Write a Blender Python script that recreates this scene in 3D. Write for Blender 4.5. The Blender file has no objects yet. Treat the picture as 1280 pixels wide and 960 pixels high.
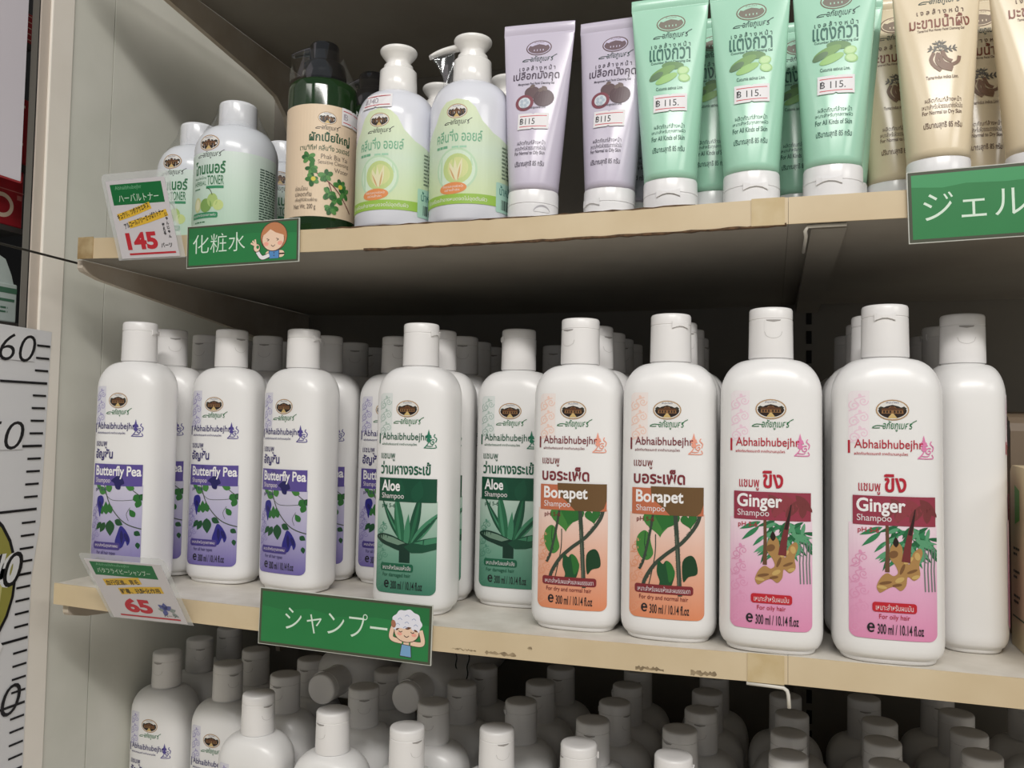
import bpy, bmesh, math, random
from mathutils import Vector, Matrix
random.seed(7)
PI = math.pi
scene = bpy.context.scene
C = scene.collection

# ------------------------------------------------------------------ camera
yaw, pitch, roll = .3047, .0481, .0167
cy_, sy_, cp_, sp_, cr_, sr_ = math.cos(yaw), math.sin(yaw), math.cos(pitch), math.sin(pitch), math.cos(roll), math.sin(roll)
fw = Vector((-sy_ * cp_, cy_ * cp_, sp_)); rt = Vector((cy_, sy_, 0)); up = rt.cross(fw)
r2 = cr_ * rt + sr_ * up; u2 = -sr_ * rt + cr_ * up
cam = bpy.data.objects.new('camera', bpy.data.cameras.new('camera'))
C.objects.link(cam)
cam.matrix_world = Matrix(((r2.x, u2.x, -fw.x, 0), (r2.y, u2.y, -fw.y, -.5341), (r2.z, u2.z, -fw.z, .1319), (0, 0, 0, 1)))
cam.data.sensor_width = 36; cam.data.lens = 36 * 1035 / 1280; cam.data.clip_start = .01
scene.camera = cam

# ------------------------------------------------------------------ light
w = bpy.data.worlds.new('shop_ambience'); scene.world = w; w.use_nodes = True
w.node_tree.nodes['Background'].inputs[0].default_value = (.93, .97, 1.0, 1)
w.node_tree.nodes['Background'].inputs[1].default_value = .20
def area(name, loc, target, sx, sy, power, col=(1, .97, .93)):
    l = bpy.data.lights.new(name, 'AREA'); l.shape = 'RECTANGLE'; l.size = sx; l.size_y = sy; l.energy = power; l.color = col
    o = bpy.data.objects.new(name, l); C.objects.link(o); o.location = loc
    o.rotation_euler = (Vector(target) - Vector(loc)).to_track_quat('-Z', 'Y').to_euler()
    return o
area('ceiling_tube_light', (.32, -1.42, 1.30), (.1, 0, .1), 1.2, .12, 26)
area('ceiling_tube_light', (-1.05, -1.42, 1.30), (-.3, 0, .1), 1.0, .12, 4.5)
area('ceiling_tube_light', (1.95, -1.42, 1.30), (.2, 0, .1), 1.0, .12, 10)
scene.view_settings.view_transform = 'Standard'; scene.view_settings.look = 'None'
scene.view_settings.exposure = -0.17; scene.view_settings.gamma = 1; scene.view_settings.use_curve_mapping = False

# ------------------------------------------------------------------ materials
def lin(c):
    return tuple((x / 12.92 if x <= .04045 else ((x + .055) / 1.055) ** 2.4) for x in (v / 255 for v in c))
MATS = {}
def mat(name, rgb, rough=.5, spec=.5, coat=0, noise=None, scale=30, bump=0, trans=0):
    if name in MATS: return MATS[name]
    m = bpy.data.materials.new(name); m.use_nodes = True; nt = m.node_tree; b = nt.nodes['Principled BSDF']
    c = lin(rgb)
    b.inputs['Base Color'].default_value = (*c, 1); b.inputs['Roughness'].default_value = rough
    b.inputs['Specular IOR Level'].default_value = spec; b.inputs['Coat Weight'].default_value = coat
    b.inputs['Coat Roughness'].default_value = .08; b.inputs['Transmission Weight'].default_value = trans
    if noise:
        tc = nt.nodes.new('ShaderNodeTexCoord'); n = nt.nodes.new('ShaderNodeTexNoise'); r = nt.nodes.new('ShaderNodeValToRGB')
        n.inputs['Scale'].default_value = scale; n.inputs['Detail'].default_value = 6
        r.color_ramp.elements[0].position = .35; r.color_ramp.elements[1].position = .68
        r.color_ramp.elements[0].color = (*lin(noise), 1); r.color_ramp.elements[1].color = (*c, 1)
        nt.links.new(tc.outputs['Object'], n.inputs['Vector']); nt.links.new(n.outputs['Fac'], r.inputs['Fac'])
        nt.links.new(r.outputs['Color'], b.inputs['Base Color'])
        if bump:
            bp = nt.nodes.new('ShaderNodeBump'); bp.inputs['Strength'].default_value = bump; bp.inputs['Distance'].default_value = .001
            nt.links.new(n.outputs['Fac'], bp.inputs['Height']); nt.links.new(bp.outputs['Normal'], b.inputs['Normal'])
    MATS[name] = m
    return m
def grad(name, stops, z0, z1, rough=.35):
    """print that runs from one ink to another up the height of the pack"""
    if name in MATS: return MATS[name]
    m = bpy.data.materials.new(name); m.use_nodes = True; nt = m.node_tree; b = nt.nodes['Principled BSDF']
    tc = nt.nodes.new('ShaderNodeTexCoord'); s = nt.nodes.new('ShaderNodeSeparateXYZ'); mr = nt.nodes.new('ShaderNodeMapRange'); r = nt.nodes.new('ShaderNodeValToRGB')
    mr.inputs['From Min'].default_value = z0; mr.inputs['From Max'].default_value = z1
    nt.links.new(tc.outputs['Object'], s.inputs[0]); nt.links.new(s.outputs['Z'], mr.inputs['Value']); nt.links.new(mr.outputs[0], r.inputs[0])
    while len(r.color_ramp.elements) < len(stops): r.color_ramp.elements.new(.5)
    for e, (p, c) in zip(r.color_ramp.elements, stops): e.position = p; e.color = (*lin(c), 1)
    nt.links.new(r.outputs[0], b.inputs['Base Color']); b.inputs['Roughness'].default_value = rough
    MATS[name] = m
    return m
def film(name, clear=.93, rough=.08, tint=(1, 1, 1), milk=0):
    if name in MATS: return MATS[name]
    m = bpy.data.materials.new(name); m.use_nodes = True; nt = m.node_tree; nt.nodes.remove(nt.nodes['Principled BSDF'])
    out = nt.nodes['Material Output']; t = nt.nodes.new('ShaderNodeBsdfTransparent'); g = nt.nodes.new('ShaderNodeBsdfPrincipled' if milk else 'ShaderNodeBsdfGlossy'); mx = nt.nodes.new('ShaderNodeMixShader')
    t.inputs[0].default_value = (*tint, 1); g.inputs[0].default_value = (.8, .82, .84, 1); g.inputs['Roughness'].default_value = rough
    if milk: mx.inputs[0].default_value = 1 - clear
    else:
        lw = nt.nodes.new('ShaderNodeLayerWeight'); lw.inputs[0].default_value = .25; mr = nt.nodes.new('ShaderNodeMapRange')
        mr.inputs['To Min'].default_value = 1 - clear; mr.inputs['To Max'].default_value = .38
        nt.links.new(lw.outputs['Facing'], mr.inputs['Value']); nt.links.new(mr.outputs[0], mx.inputs[0])
    nt.links.new(t.outputs[0], mx.inputs[1]); nt.links.new(g.outputs[0], mx.inputs[2]); nt.links.new(mx.outputs[0], out.inputs[0])
    MATS[name] = m
    return m
WHITE = mat('white_plastic', (238, 237, 236), .3)
CAPW = mat('white_cap_plastic', (236, 234, 233), .27)
BLACKP = mat('black_pump_plastic', (14, 15, 19), .1, .9, .6)
INK = mat('black_ink', (30, 30, 34), .45)
PAPER = mat('white_paper', (232, 230, 232), .55)

# ------------------------------------------------------------------ mesh helpers
def link(name, me, parent=None):
    o = bpy.data.objects.new(name, me); C.objects.link(o)
    if parent is not None: o.parent = parent
    return o
def mesh(name, verts, faces, mats, idx=None, smooth=True):
    me = bpy.data.meshes.new(name); me.from_pydata(verts, [], faces)
    for m in mats: me.materials.append(m)
    if idx: me.polygons.foreach_set('material_index', idx)
    me.polygons.foreach_set('use_smooth', [smooth] * len(me.polygons))
    me.update()
    return me
def ring(z, a, b, n, seg, cx=0, cy=0):
    out = []
    for i in range(seg):
        t = 2 * PI * i / seg; c, s = math.cos(t), math.sin(t)
        out.append((cx + a * math.copysign(abs(c) ** (2 / n), c), cy + b * math.copysign(abs(s) ** (2 / n), s), z))
    return out
def loft(rings, cap0=True, cap1=True):
    """list of equal rings -> verts, faces"""
    v = [p for r in rings for p in r]; s = len(rings[0]); f = []
    for k in range(len(rings) - 1):
        for i in range(s):
            j = (i + 1) % s
            f.append((k * s + i, k * s + j, (k + 1) * s + j, (k + 1) * s + i))
    if cap0: f.append(tuple(range(s - 1, -1, -1)))
    if cap1: f.append(tuple((len(rings) - 1) * s + i for i in range(s)))
    return v, f
def lathe(prof, seg=40, cx=0, cy=0):
    return loft([ring(z, r, r, 2, seg, cx, cy) for z, r in prof])
def sharp(me, ang=35):
    me.update()
    bm = bmesh.new(); bm.from_mesh(me)
    for e in bm.edges:
        if len(e.link_faces) == 2 and e.calc_face_angle(0) > math.radians(ang): e.smooth = False
    bm.to_mesh(me); bm.free()
    return me
def boxes(name, lst, mats, idx=None, bevel=0):
    """boxes (x0,x1,y0,y1,z0,z1) in one mesh of one part"""
    v, f, mi = [], [], []
    for k, (x0, x1, y0, y1, z0, z1) in enumerate(lst):
        b = len(v); v += [(x, y, z) for z in (z0, z1) for y in (y0, y1) for x in (x0, x1)]
        f += [tuple(b + i for i in q) for q in ((0, 2, 3, 1), (4, 5, 7, 6), (0, 1, 5, 4), (2, 6, 7, 3), (0, 4, 6, 2), (1, 3, 7, 5))]
        mi += [idx[k] if idx else 0] * 6
    me = mesh(name, v, f, mats, mi, False)
    if bevel:
        bm = bmesh.new(); bm.from_mesh(me)
        bmesh.ops.bevel(bm, geom=bm.edges[:], offset=bevel, segments=2, affect='EDGES', profile=.5)
        bm.to_mesh(me); bm.free()
    return me
def extrude_yz(name, poly, x0, x1, m):
    n = len(poly)
    v = [(x0, y, z) for y, z in poly] + [(x1, y, z) for y, z in poly]
    f = [tuple(range(n)), tuple(range(2 * n - 1, n - 1, -1))] + [(i, i + n, (i + 1) % n + n, (i + 1) % n) for i in range(n)]
    me = mesh(name, v, f, [m], None, False)
    bm = bmesh.new(); bm.from_mesh(me); bmesh.ops.recalc_face_normals(bm, faces=bm.faces[:]); bm.to_mesh(me); bm.free()
    return me
def tube(name, pts, rad, m, seg=8):
    pts = [Vector(p) for p in pts]; rings = []
    rads = rad if isinstance(rad, (list, tuple)) else [rad] * len(pts)
    prev = None
    for i, p in enumerate(pts):
        t = (pts[min(i + 1, len(pts) - 1)] - pts[max(i - 1, 0)]).normalized()
        nrm = prev - t * prev.dot(t) if prev else t.orthogonal()
        nrm.normalize(); prev = nrm; bn = t.cross(nrm)
        rings.append([tuple(p + rads[i] * (math.cos(2 * PI * k / seg) * nrm + math.sin(2 * PI * k / seg) * bn)) for k in range(seg)])
    v, f = loft(rings)
    return mesh(name, v, f, [m])
def empty(name, loc=(0, 0, 0), label=None, cat=None, group=None, rz=0):
    o = bpy.data.objects.new(name, None); C.objects.link(o); o.location = loc; o.rotation_euler = (0, 0, rz); o.empty_display_size = .02
    return tag(o, label, cat, group)
def tag(o, label=None, cat=None, group=None, kind=None):
    if label: o['label'] = label
    if cat: o['category'] = cat
    if group: o['group'] = group
    if kind: o['kind'] = kind
    return o
def copy_tree(o, parent=None):
    c = o.copy(); C.objects.link(c)
    if parent is not None: c.parent = parent
    for ch in list(o.children): copy_tree(ch, c)
    return c

# ------------------------------------------------------------------ printed sheets
FONTS = {}
def glyphs(body, bold=0):
    k = (body, bold)
    if k not in FONTS:
        c = bpy.data.curves.new('type', 'FONT'); c.body = body; c.resolution_u = 4; c.offset = bold
        o = bpy.data.objects.new('type', c); C.objects.link(o)
        dg = bpy.context.evaluated_depsgraph_get(); me = bpy.data.meshes.new_from_object(o.evaluated_get(dg))
        vs = [(p.co.x, p.co.y) for p in me.vertices]; fs = [tuple(p.vertices) for p in me.polygons]
        bpy.data.objects.remove(o); bpy.data.curves.remove(c); bpy.data.meshes.remove(me)
        x0, x1 = min(p[0] for p in vs), max(p[0] for p in vs); y0, y1 = min(p[1] for p in vs), max(p[1] for p in vs)
        FONTS[k] = ([((x - x0) / (x1 - x0), (y - y0) / (y1 - y0)) for x, y in vs], fs, (x1 - x0) / (y1 - y0))
    return FONTS[k]
class Sheet:
    """print built flat in (x, z), in mm, then laid over the surface it is printed on"""
    def __init__(self): self.v, self.f, self.m, self.mats, self.n = [], [], [], [], 0
    def raw(self, pts, faces, m, step=1):
        self.n += step
        if m not in self.mats: self.mats.append(m)
        b = len(self.v); self.v += [(x, self.n, z) for x, z in pts]
        self.f += [tuple(b + i for i in f) for f in faces]; self.m += [self.mats.index(m)] * len(faces)
    def poly(self, pts, m): self.raw(pts, [tuple(range(len(pts)))], m)
    def blob(self, P, m, n=4):
        P = [Vector(p) for p in P]; out = []; N = len(P)
        for i in range(N):
            a, b, c, d = P[i - 1], P[i], P[(i + 1) % N], P[(i + 2) % N]
            for k in range(n):
                t = k / n; out.append(tuple(.5 * ((2 * b) + (c - a) * t + (2 * a - 5 * b + 4 * c - d) * t * t + (3 * b - a - 3 * c + d) * t ** 3)))
        self.poly(out, m)
    def polys(self, lst, m):
        pts, fs = [], []
        for q in lst: fs.append(tuple(range(len(pts), len(pts) + len(q)))); pts += q
        self.raw(pts, fs, m)
    def rect(self, x0, z0, x1, z1, m, r=0, corners='abcd'):
        pts = []
        for key, cx, cz, a0 in (('a', x0 + r, z0 + r, PI), ('b', x1 - r, z0 + r, 1.5 * PI), ('c', x1 - r, z1 - r, 0), ('d', x0 + r, z1 - r, PI / 2)):
            if r and key in corners: pts += [(cx + r * math.cos(a0 + k * PI / 12), cz + r * math.sin(a0 + k * PI / 12)) for k in range(7)]
            else: pts.append(({'a': x0, 'b': x1, 'c': x1, 'd': x0}[key], {'a': z0, 'b': z0, 'c': z1, 'd': z1}[key]))
        self.poly(pts, m)
    def ell(self, cx, cz, rx, rz, m, rot=0, seg=24):
        c, s = math.cos(rot), math.sin(rot)
        self.poly([(cx + rx * math.cos(t) * c - rz * math.sin(t) * s, cz + rx * math.cos(t) * s + rz * math.sin(t) * c) for t in (2 * PI * k / seg for k in range(seg))], m)
    def leafpts(self, x, z, L, W, ang, bend=0):
        out = []
        for k in range(9):
            t = k / 8; out.append((t * L, W * .5 * math.sin(PI * t ** .8) + bend * L * t * t))
        for k in range(7, 0, -1):
            t = k / 8; out.append((t * L, -W * .5 * math.sin(PI * t ** .8) + bend * L * t * t))
        c, s = math.cos(ang), math.sin(ang)
        return [(x + a * c - b * s, z + a * s + b * c) for a, b in out]
    def leaves(self, lst, m): self.polys([self.leafpts(*a) for a in lst], m)
    def stroke(self, pts, wd, m):
        pts = [Vector(p) for p in pts]; L, R = [], []
        for i, p in enumerate(pts):
            d = (pts[min(i + 1, len(pts) - 1)] - pts[max(i - 1, 0)]); d.normalize(); n = Vector((-d.y, d.x))
            ww = wd[i] if isinstance(wd, (list, tuple)) else wd
            L.append(tuple(p + n * ww / 2)); R.append(tuple(p - n * ww / 2))
        k = len(pts)
        self.raw(L + R, [(i, i + 1, k + i + 1, k + i) for i in range(k - 1)], m)
    def curve(self, p, wd, m, n=14):
        """smooth line through a few points"""
        P = [Vector(q) for q in p]; out = []
        for i in range(len(P) - 1):
            a, b, c, d = P[max(i - 1, 0)], P[i], P[i + 1], P[min(i + 2, len(P) - 1)]
            for k in range(n // max(1, len(P) - 1) + 3):
                t = k / (n // max(1, len(P) - 1) + 3)
                out.append(tuple(.5 * ((2 * b) + (c - a) * t + (2 * a - 5 * b + 4 * c - d) * t * t + (3 * b - a - 3 * c + d) * t ** 3)))
        out.append(tuple(P[-1])); self.stroke(out, wd, m)
    def text(self, body, x0, z0, wd, h, m, bold=0, shear=0, rot=0):
        vs, fs, asp = glyphs(body, bold)
        if h is None: h = wd / asp
        c, s = math.cos(rot), math.sin(rot); pts = []
        for a, b in vs:
            x, z = a * wd + shear * b * h, b * h
            pts.append((x0 + x * c - z * s, z0 + x * s + z * c))
        self.raw(pts, fs, m)
    def lines(self, x0, z0, wd, h, n, m, seed=1, words=5):
        """rows of print too small to read in the photograph"""
        rnd = random.Random(seed); q = []
        for k in range(n):
            z = z0 - k * h; x = x0
            while x < x0 + wd * (1 if k < n - 1 else .6):
                l = wd / words * rnd.uniform(.5, 1.1)
                q.append([(x, z), (min(x + l, x0 + wd), z), (min(x + l, x0 + wd), z + h * .45), (x, z + h * .45)]); x += l + wd * .04
        self.polys(q, m)
    def scroll(self, cx, cz, r, m, turns=1.6, flip=1, wd=.5, a0=0):
        self.stroke([(cx + flip * r * (1 - k / 34) * math.cos(a0 + turns * 2 * PI * k / 30), cz + r * (1 - k / 34) * math.sin(a0 + turns * 2 * PI * k / 30)) for k in range(31)], wd, m)
    def build(self, name, f, step=2.5, parent=None, axis=0, base=.12, lay=.006, clip=None):
        bm = bmesh.new(); vv = [bm.verts.new(p) for p in self.v]
        for fc, mi in zip(self.f, self.m):
            try: q = bm.faces.new([vv[i] for i in fc]); q.material_index = mi
            except ValueError: pass
        bm.normal_update()
        bmesh.ops.triangulate(bm, faces=[q for q in bm.faces if len(q.verts) > 3])
        if step:
            xs = [p[axis * 2] for p in self.v]; x = math.floor(min(xs) / step) * step + step; no = (1, 0, 0) if axis == 0 else (0, 0, 1)
            while x < max(xs):
                bmesh.ops.bisect_plane(bm, geom=bm.verts[:] + bm.edges[:] + bm.faces[:], plane_co=tuple(x * c for c in no), plane_no=no, dist=1e-5)
                x += step
        if clip:
            for x, no in ((clip[0], (-1, 0, 0)), (clip[1], (1, 0, 0))):
                bmesh.ops.bisect_plane(bm, geom=bm.verts[:] + bm.edges[:] + bm.faces[:], plane_co=(x, 0, 0), plane_no=no, clear_outer=True)
        for q in bm.verts:
            q.co = f(q.co.x / 1000, q.co.z / 1000, (base + lay * q.co.y) / 1000)
        me = bpy.data.meshes.new(name); bm.to_mesh(me); bm.free()
        for m in self.mats: me.materials.append(m)
        return link(name, me, parent) if parent is not None else me
def flat(x, z, off): return Vector((x, -off, z))

# --------------------------------------------------------------------------------------------- the setting
ZU, ZM, ZB = .2684, 0.0, -.295       # tops of the three shelves
TH, YF, YB, XW = .0156, -.023, .318, -.575
def sag(x):                          # the left boards dip a few millimetres between their brackets
    if x > .009: return 0.0
    a, b, c = -.53, -.15, .009
    return .003 * (x - b) * (x - c) / ((a - b) * (a - c)) - .002 * (x - a) * (x - c) / ((b - a) * (b - c))
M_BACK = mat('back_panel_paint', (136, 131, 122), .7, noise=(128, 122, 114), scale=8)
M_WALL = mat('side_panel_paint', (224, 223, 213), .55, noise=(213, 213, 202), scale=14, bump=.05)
M_STRIP = mat('post_paint', (246, 240, 230), .45, noise=(238, 231, 220), scale=10)
M_DARK = mat('dark_gap', (24, 22, 20), .8)
M_METAL = mat('dull_metal', (120, 116, 110), .45)
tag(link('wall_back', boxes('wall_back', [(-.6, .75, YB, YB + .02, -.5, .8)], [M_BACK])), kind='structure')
tag(link('wall_left', boxes('wall_left', [(XW - .02, XW, .0175, .0628, -.5, .8), (XW - .02, XW, .0640, YB + .02, -.5, .8), (XW - .02, XW - .002, .0620, .0645, -.5, .8)], [M_WALL, M_DARK], [0, 0, 1])), kind='structure')
tag(link('trim_1', boxes('trim_1', [(XW - .004, XW + .0015, -.0058, .0172, -.5, .8)], [M_STRIP], bevel=.001)), kind='structure')
tag(link('trim_2', boxes('trim_2', [(XW - .0020, XW - .0005, -.0148, -.0060, .16, .8)], [mat('moulding', (204, 192, 180), .5)], bevel=.0004)), kind='structure')
tag(link('trim_3', boxes('trim_3', [(XW - .0016, XW - .001, -.0222, -.0165, .16, .8)], [M_METAL])), kind='structure')
tag(link('wall_lower', boxes('wall_lower', [(XW - .006, XW - .0008, -.4, -.0040, -.5, .2)], [M_WALL])), kind='structure')
tag(link('floor', boxes('floor', [(-2, 2, -2.6, YB + .02, -.52, -.5)], [mat('shop_floor', (232, 222, 204), .4, noise=(220, 210, 192))])), kind='structure')
tag(link('wall_aisle', boxes('wall_aisle', [(-.86, -.84, -.5, .4, -.5, .8)], [mat('dark_cabinet_back', (38, 36, 36), .7)])), kind='structure')
# slotted upright on the back panel
up_v = [(.020, .048, YB - .004, YB - .0005, -.5, .8)]
slots = [(.0315, .0365, YB - .0046, YB - .0039, z, z + .0125) for z in [-.28 + .019 * k for k in range(54)]]
upr = link('trim_4', boxes('trim_4', up_v + slots, [M_BACK, M_DARK], [0] + [1] * len(slots))); tag(upr, kind='structure')

M_TOP = mat('laminate_top', (222, 217, 208), .45, noise=(205, 199, 188), scale=45)
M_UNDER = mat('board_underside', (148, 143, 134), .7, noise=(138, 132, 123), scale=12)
M_EDGE = mat('cream_edge_band', (214, 196, 164), .45, noise=(204, 184, 150), scale=18)
M_WORN = mat('worn_chipboard', (112, 84, 58), .9, noise=(70, 52, 36), scale=300)
M_BRK = mat('bracket_paint', (206, 196, 182), .5, noise=(190, 176, 158), scale=25)
M_TAPE = mat('yellowed_tape', (212, 194, 158), .3, noise=(198, 176, 134), scale=60)
def board(x0, x1, zt, parent):
    n = 24; v, f, mi = [], [], []
    for k in range(n + 1):
        x = x0 + (x1 - x0) * k / n; s = sag(x)
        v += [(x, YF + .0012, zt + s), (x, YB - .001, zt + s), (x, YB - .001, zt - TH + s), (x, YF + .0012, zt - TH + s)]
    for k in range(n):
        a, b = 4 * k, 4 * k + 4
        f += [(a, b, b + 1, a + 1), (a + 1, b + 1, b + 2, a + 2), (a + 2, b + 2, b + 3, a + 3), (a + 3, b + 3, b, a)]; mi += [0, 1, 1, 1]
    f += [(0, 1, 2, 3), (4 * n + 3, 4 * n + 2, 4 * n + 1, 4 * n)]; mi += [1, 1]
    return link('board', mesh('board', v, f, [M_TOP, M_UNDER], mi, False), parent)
def band(name, x0, x1, zt, z0, z1, y0, y1, m, parent, n=30, wob=0, seed=1):
    rnd = random.Random(seed); v, f = [], []
    for k in range(n + 1):
        x = x0 + (x1 - x0) * k / n; s = zt + sag(x); a = wob * rnd.random(); b = wob * rnd.random()
        v += [(x, y0, s + z0 + a), (x, y1, s + z0 + a), (x, y1, s + z1 - b), (x, y0, s + z1 - b)]
    for k in range(n):
        a, b = 4 * k, 4 * k + 4
        f += [(a, a + 1, b + 1, b), (a + 1, a + 2, b + 2, b + 1), (a + 2, a + 3, b + 3, b + 2), (a + 3, a, b, b + 3)]
    f += [(3, 2, 1, 0), (4 * n, 4 * n + 1, 4 * n + 2, 4 * n + 3)]
    return link(name, mesh(name, v, f, [m], None, False), parent)
def bracket_poly(zu):
    P = [(-.0185, 0), (-.0185, -.0062), (-.0165, -.0085), (.0, -.0125), (.2, -.034), (.238, -.041), (.258, -.056), (.270, -.08), (.276, -.11), (YB - .002, -.11), (YB - .002, 0)]
    return [(y, zu + z) for y, z in P]
LV = {'upper': ZU, 'middle': ZM, 'bottom': ZB, 'top': .5406}
def shelf(x0, x1, lev, label, brackets=()):
    zt = LV[lev]
    r = empty('shelf', ((x0 + x1) / 2, .1, zt), label, 'shelf', 'shelf boards'); r.location = (0, 0, 0)
    board(x0, x1, zt, r)
    band('edge_strip', x0, x1, zt, -TH, .0004, YF, YF + .0014, M_EDGE, r)
    for bx0, bx1 in brackets:
        s = sag((bx0 + bx1) / 2)
        P = bracket_poly(zt - TH + s - .0004) if bx0 < 0 else [(-.0150 if zt > .1 else .03, zt - TH - .0003), (-.0150 if zt > .1 else .03, zt - TH - .0022), (.2, zt - TH - .006), (YB - .006, zt - TH - .009), (YB - .006, zt - TH - .0003)]
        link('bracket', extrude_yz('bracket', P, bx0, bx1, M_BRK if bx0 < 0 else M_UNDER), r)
    return r
sU = shelf(-.5185, .0089, 'upper', 'cream edged shelf board under the toner, pump bottles and tubes, left of the tape', [(-.5235, -.5183)])
sUr = shelf(.0091, .62, 'upper', 'cream edged shelf board behind the green gel sign, right of the upper tape', [(.022, .042)])
sM = shelf(-.5285, .0089, 'middle', 'cream edged shelf board with the green shampoo sign hung on it', [(-.5235, -.5183)])
sMr = shelf(.0091, .62, 'middle', 'cream edged shelf board under the pink label bottles, right of the lower tape', [(.022, .042)])
shelf(-.5735, .62, 'bottom', 'lowest shelf board under the crowd of plain white bottles', [])
sT = shelf(-.5185, .62, 'top', 'topmost shelf board seen from below above the tubes', [(-.5235, -.5183)])
# wear on the edges, tape over the joints
band('worn_edge', -.30, -.045, ZU, -.0002, .0012, YF - .0003, YF + .005, M_WORN, sU, 40, .0008, 3)
band('worn_edge', -.27, .008, ZU, -TH - .0010, -TH + .0008, YF - .0004, YF + .003, M_WORN, sU, 50, .0008, 4)
for x0, x1, z0, z1, sd in ((-.199, -.182, -.0135, -.0120, 1), (-.176, -.155, -.0145, -.0115, 2), (-.079, -.062, -.0150, -.0118, 3), (-.046, -.031, -.0152, -.0115, 4), (-.1475, -.1445, -.0090, -.0065, 5)):
    band('scuff_mark', x0, x1, ZM, z0, z1, YF - .0002, YF + .0002, mat('scuffed_band', (165, 146, 116), .8, noise=(120, 104, 80), scale=200), sM, 16, .0016, sd)
link('tape', boxes('tape', [(-.0120, .0070, YF - .0006, YF - .0001, ZU - TH - .0004, ZU + .0006)], [M_TAPE]), sU)
link('tape', boxes('tape', [(-.0135, .0070, YF - .0006, YF - .0001, ZM - TH - .0004, ZM + .0006)], [M_TAPE]), sM)
link('tape', boxes('tape', [(-.5187, -.5040, YF - .0007, YF - .0001, ZU - TH + .0022, ZU + .0036)], [mat('stained_tape', (186, 166, 128), .4, noise=(150, 124, 84), scale=90)]), sU)
M_HOOK = mat('white_wire', (214, 210, 200), .4)
def hook(pts, label):
    tag(link('wire_hook', tube('wire_hook', pts, .0011, M_HOOK)), label, 'hook')
hook([(-.014, -.0225, -.0172), (.0, -.0225, -.0175), (.0065, -.0225, -.0178), (.0085, -.0225, -.0192), (.0092, -.0225, -.0215), (.0098, -.0225, -.0290)], 'bent white wire hook under the lower taped joint')
hook([(.0415, -.0195, ZU - TH - .0012), (.026, -.0195, ZU - TH - .0012), (.0200, -.0195, ZU - TH - .0014), (.0186, -.0195, ZU - TH - .004), (.0192, -.0150, ZU - TH - .0062), (.0196, .04, ZU - TH - .0045)], 'bent white wire around the bracket under the upper taped joint')
tag(link('rail_wire', tube('rail_wire', [(-.5262, -.40, .2575), (-.5262, -.2, .2562), (-.5262, -.0145, .2535)], .0009, mat('dark_wire', (52, 50, 46), .5))), 'thin dark wire running forward from the upper left bracket', 'wire')

# --------------------------------------------------------------------------------------------- shampoo bottles
BA, BB, BH = .0300, .0214, .205
def body_ab(z):
    k = min(max(z - .012, 0) / .14, 1)
    return BA - .0004 * k, BB - .0003 * k
def bottle_body():
    R = []
    for z, a, b in ((0, .0246, .0166), (.0006, .0254, .0174), (.0022, .0260, .0180), (.0031, .0262, .0182), (.0036, .0276, .0193), (.0058, .0289, .0205), (.0085, .0297, .0211), (.012, .0300, .0214)):
        R.append(ring(z, a, b, 3.0, 72))
    for z in (.05, .1, .14, .152):
        a, b = body_ab(z); R.append(ring(z, a, b, 3.0, 72))
    a0, b0 = body_ab(.152)
    for k in range(1, 13):
        t = math.sin(k / 12 * PI / 2); s = math.sqrt(max(0, 1 - t * t))
        R.append(ring(.152 + .0212 * t, .0134 + (a0 - .0134) * s, .0126 + (b0 - .0126) * s, 3.0 - 1.0 * (k / 12) ** 2, 72))
    R.append(ring(.1738, .0122, .0122, 2, 72)); R.append(ring(.1765, .0122, .0122, 2, 72))
    v, f = loft(R); return mesh('bottle_body', v, f, [WHITE])
def bottle_cap():
    v, f = lathe([(.1742, .0122), (.1742, .0131), (.1749, .01325), (.186, .01305), (.1974, .0129), (.1976, .01262), (.1980, .01262), (.1982, .0129), (.2034, .01285), (.2046, .0123), (.2050, .0113), (.2050, .006)], 48)
    return sharp(mesh('bottle_cap', v, f, [CAPW]), 50)
def cyl_patch(name, outline, r, thick, m, inner=None):
    """plate wrapped on the cap's wall: outline in (angle, z)"""
    sh = Sheet(); sh.poly([(a * r * 1000, z * 1000) for a, z in outline], m)
    return sh.build(name, lambda x, z, o: Vector((math.sin(x / r) * (r + thick + o), -math.cos(x / r) * (r + thick + o), z)), 1.2)
def tab_mesh():
    P = [(-.40, .1973), (-.40, .190)] + [(-.40 + .8 * k / 14, .190 - .0040 * math.sin(PI * k / 14) ** .4) for k in range(1, 14)] + [(.40, .190), (.40, .1973)]
    sh = Sheet(); r = .0130
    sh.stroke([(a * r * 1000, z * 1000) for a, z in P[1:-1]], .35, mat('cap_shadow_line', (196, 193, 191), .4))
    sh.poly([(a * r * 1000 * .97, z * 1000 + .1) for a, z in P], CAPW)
    sh.poly([(-.34 * r * 1000, 197.2), (-.30 * r * 1000, 196.4), (.0, 195.7), (.30 * r * 1000, 196.4), (.34 * r * 1000, 197.2)], mat('cap_recess_shade', (158, 154, 151), .5))  # grey patch: shade of a thumb recess painted on the unrecessed tab
    return sh.build('thumb_tab', lambda x, z, o: Vector((math.sin(x / r) * (r + o), -math.cos(x / r) * (r + o), z)), 1.2, base=.05, lay=.06)
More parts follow.
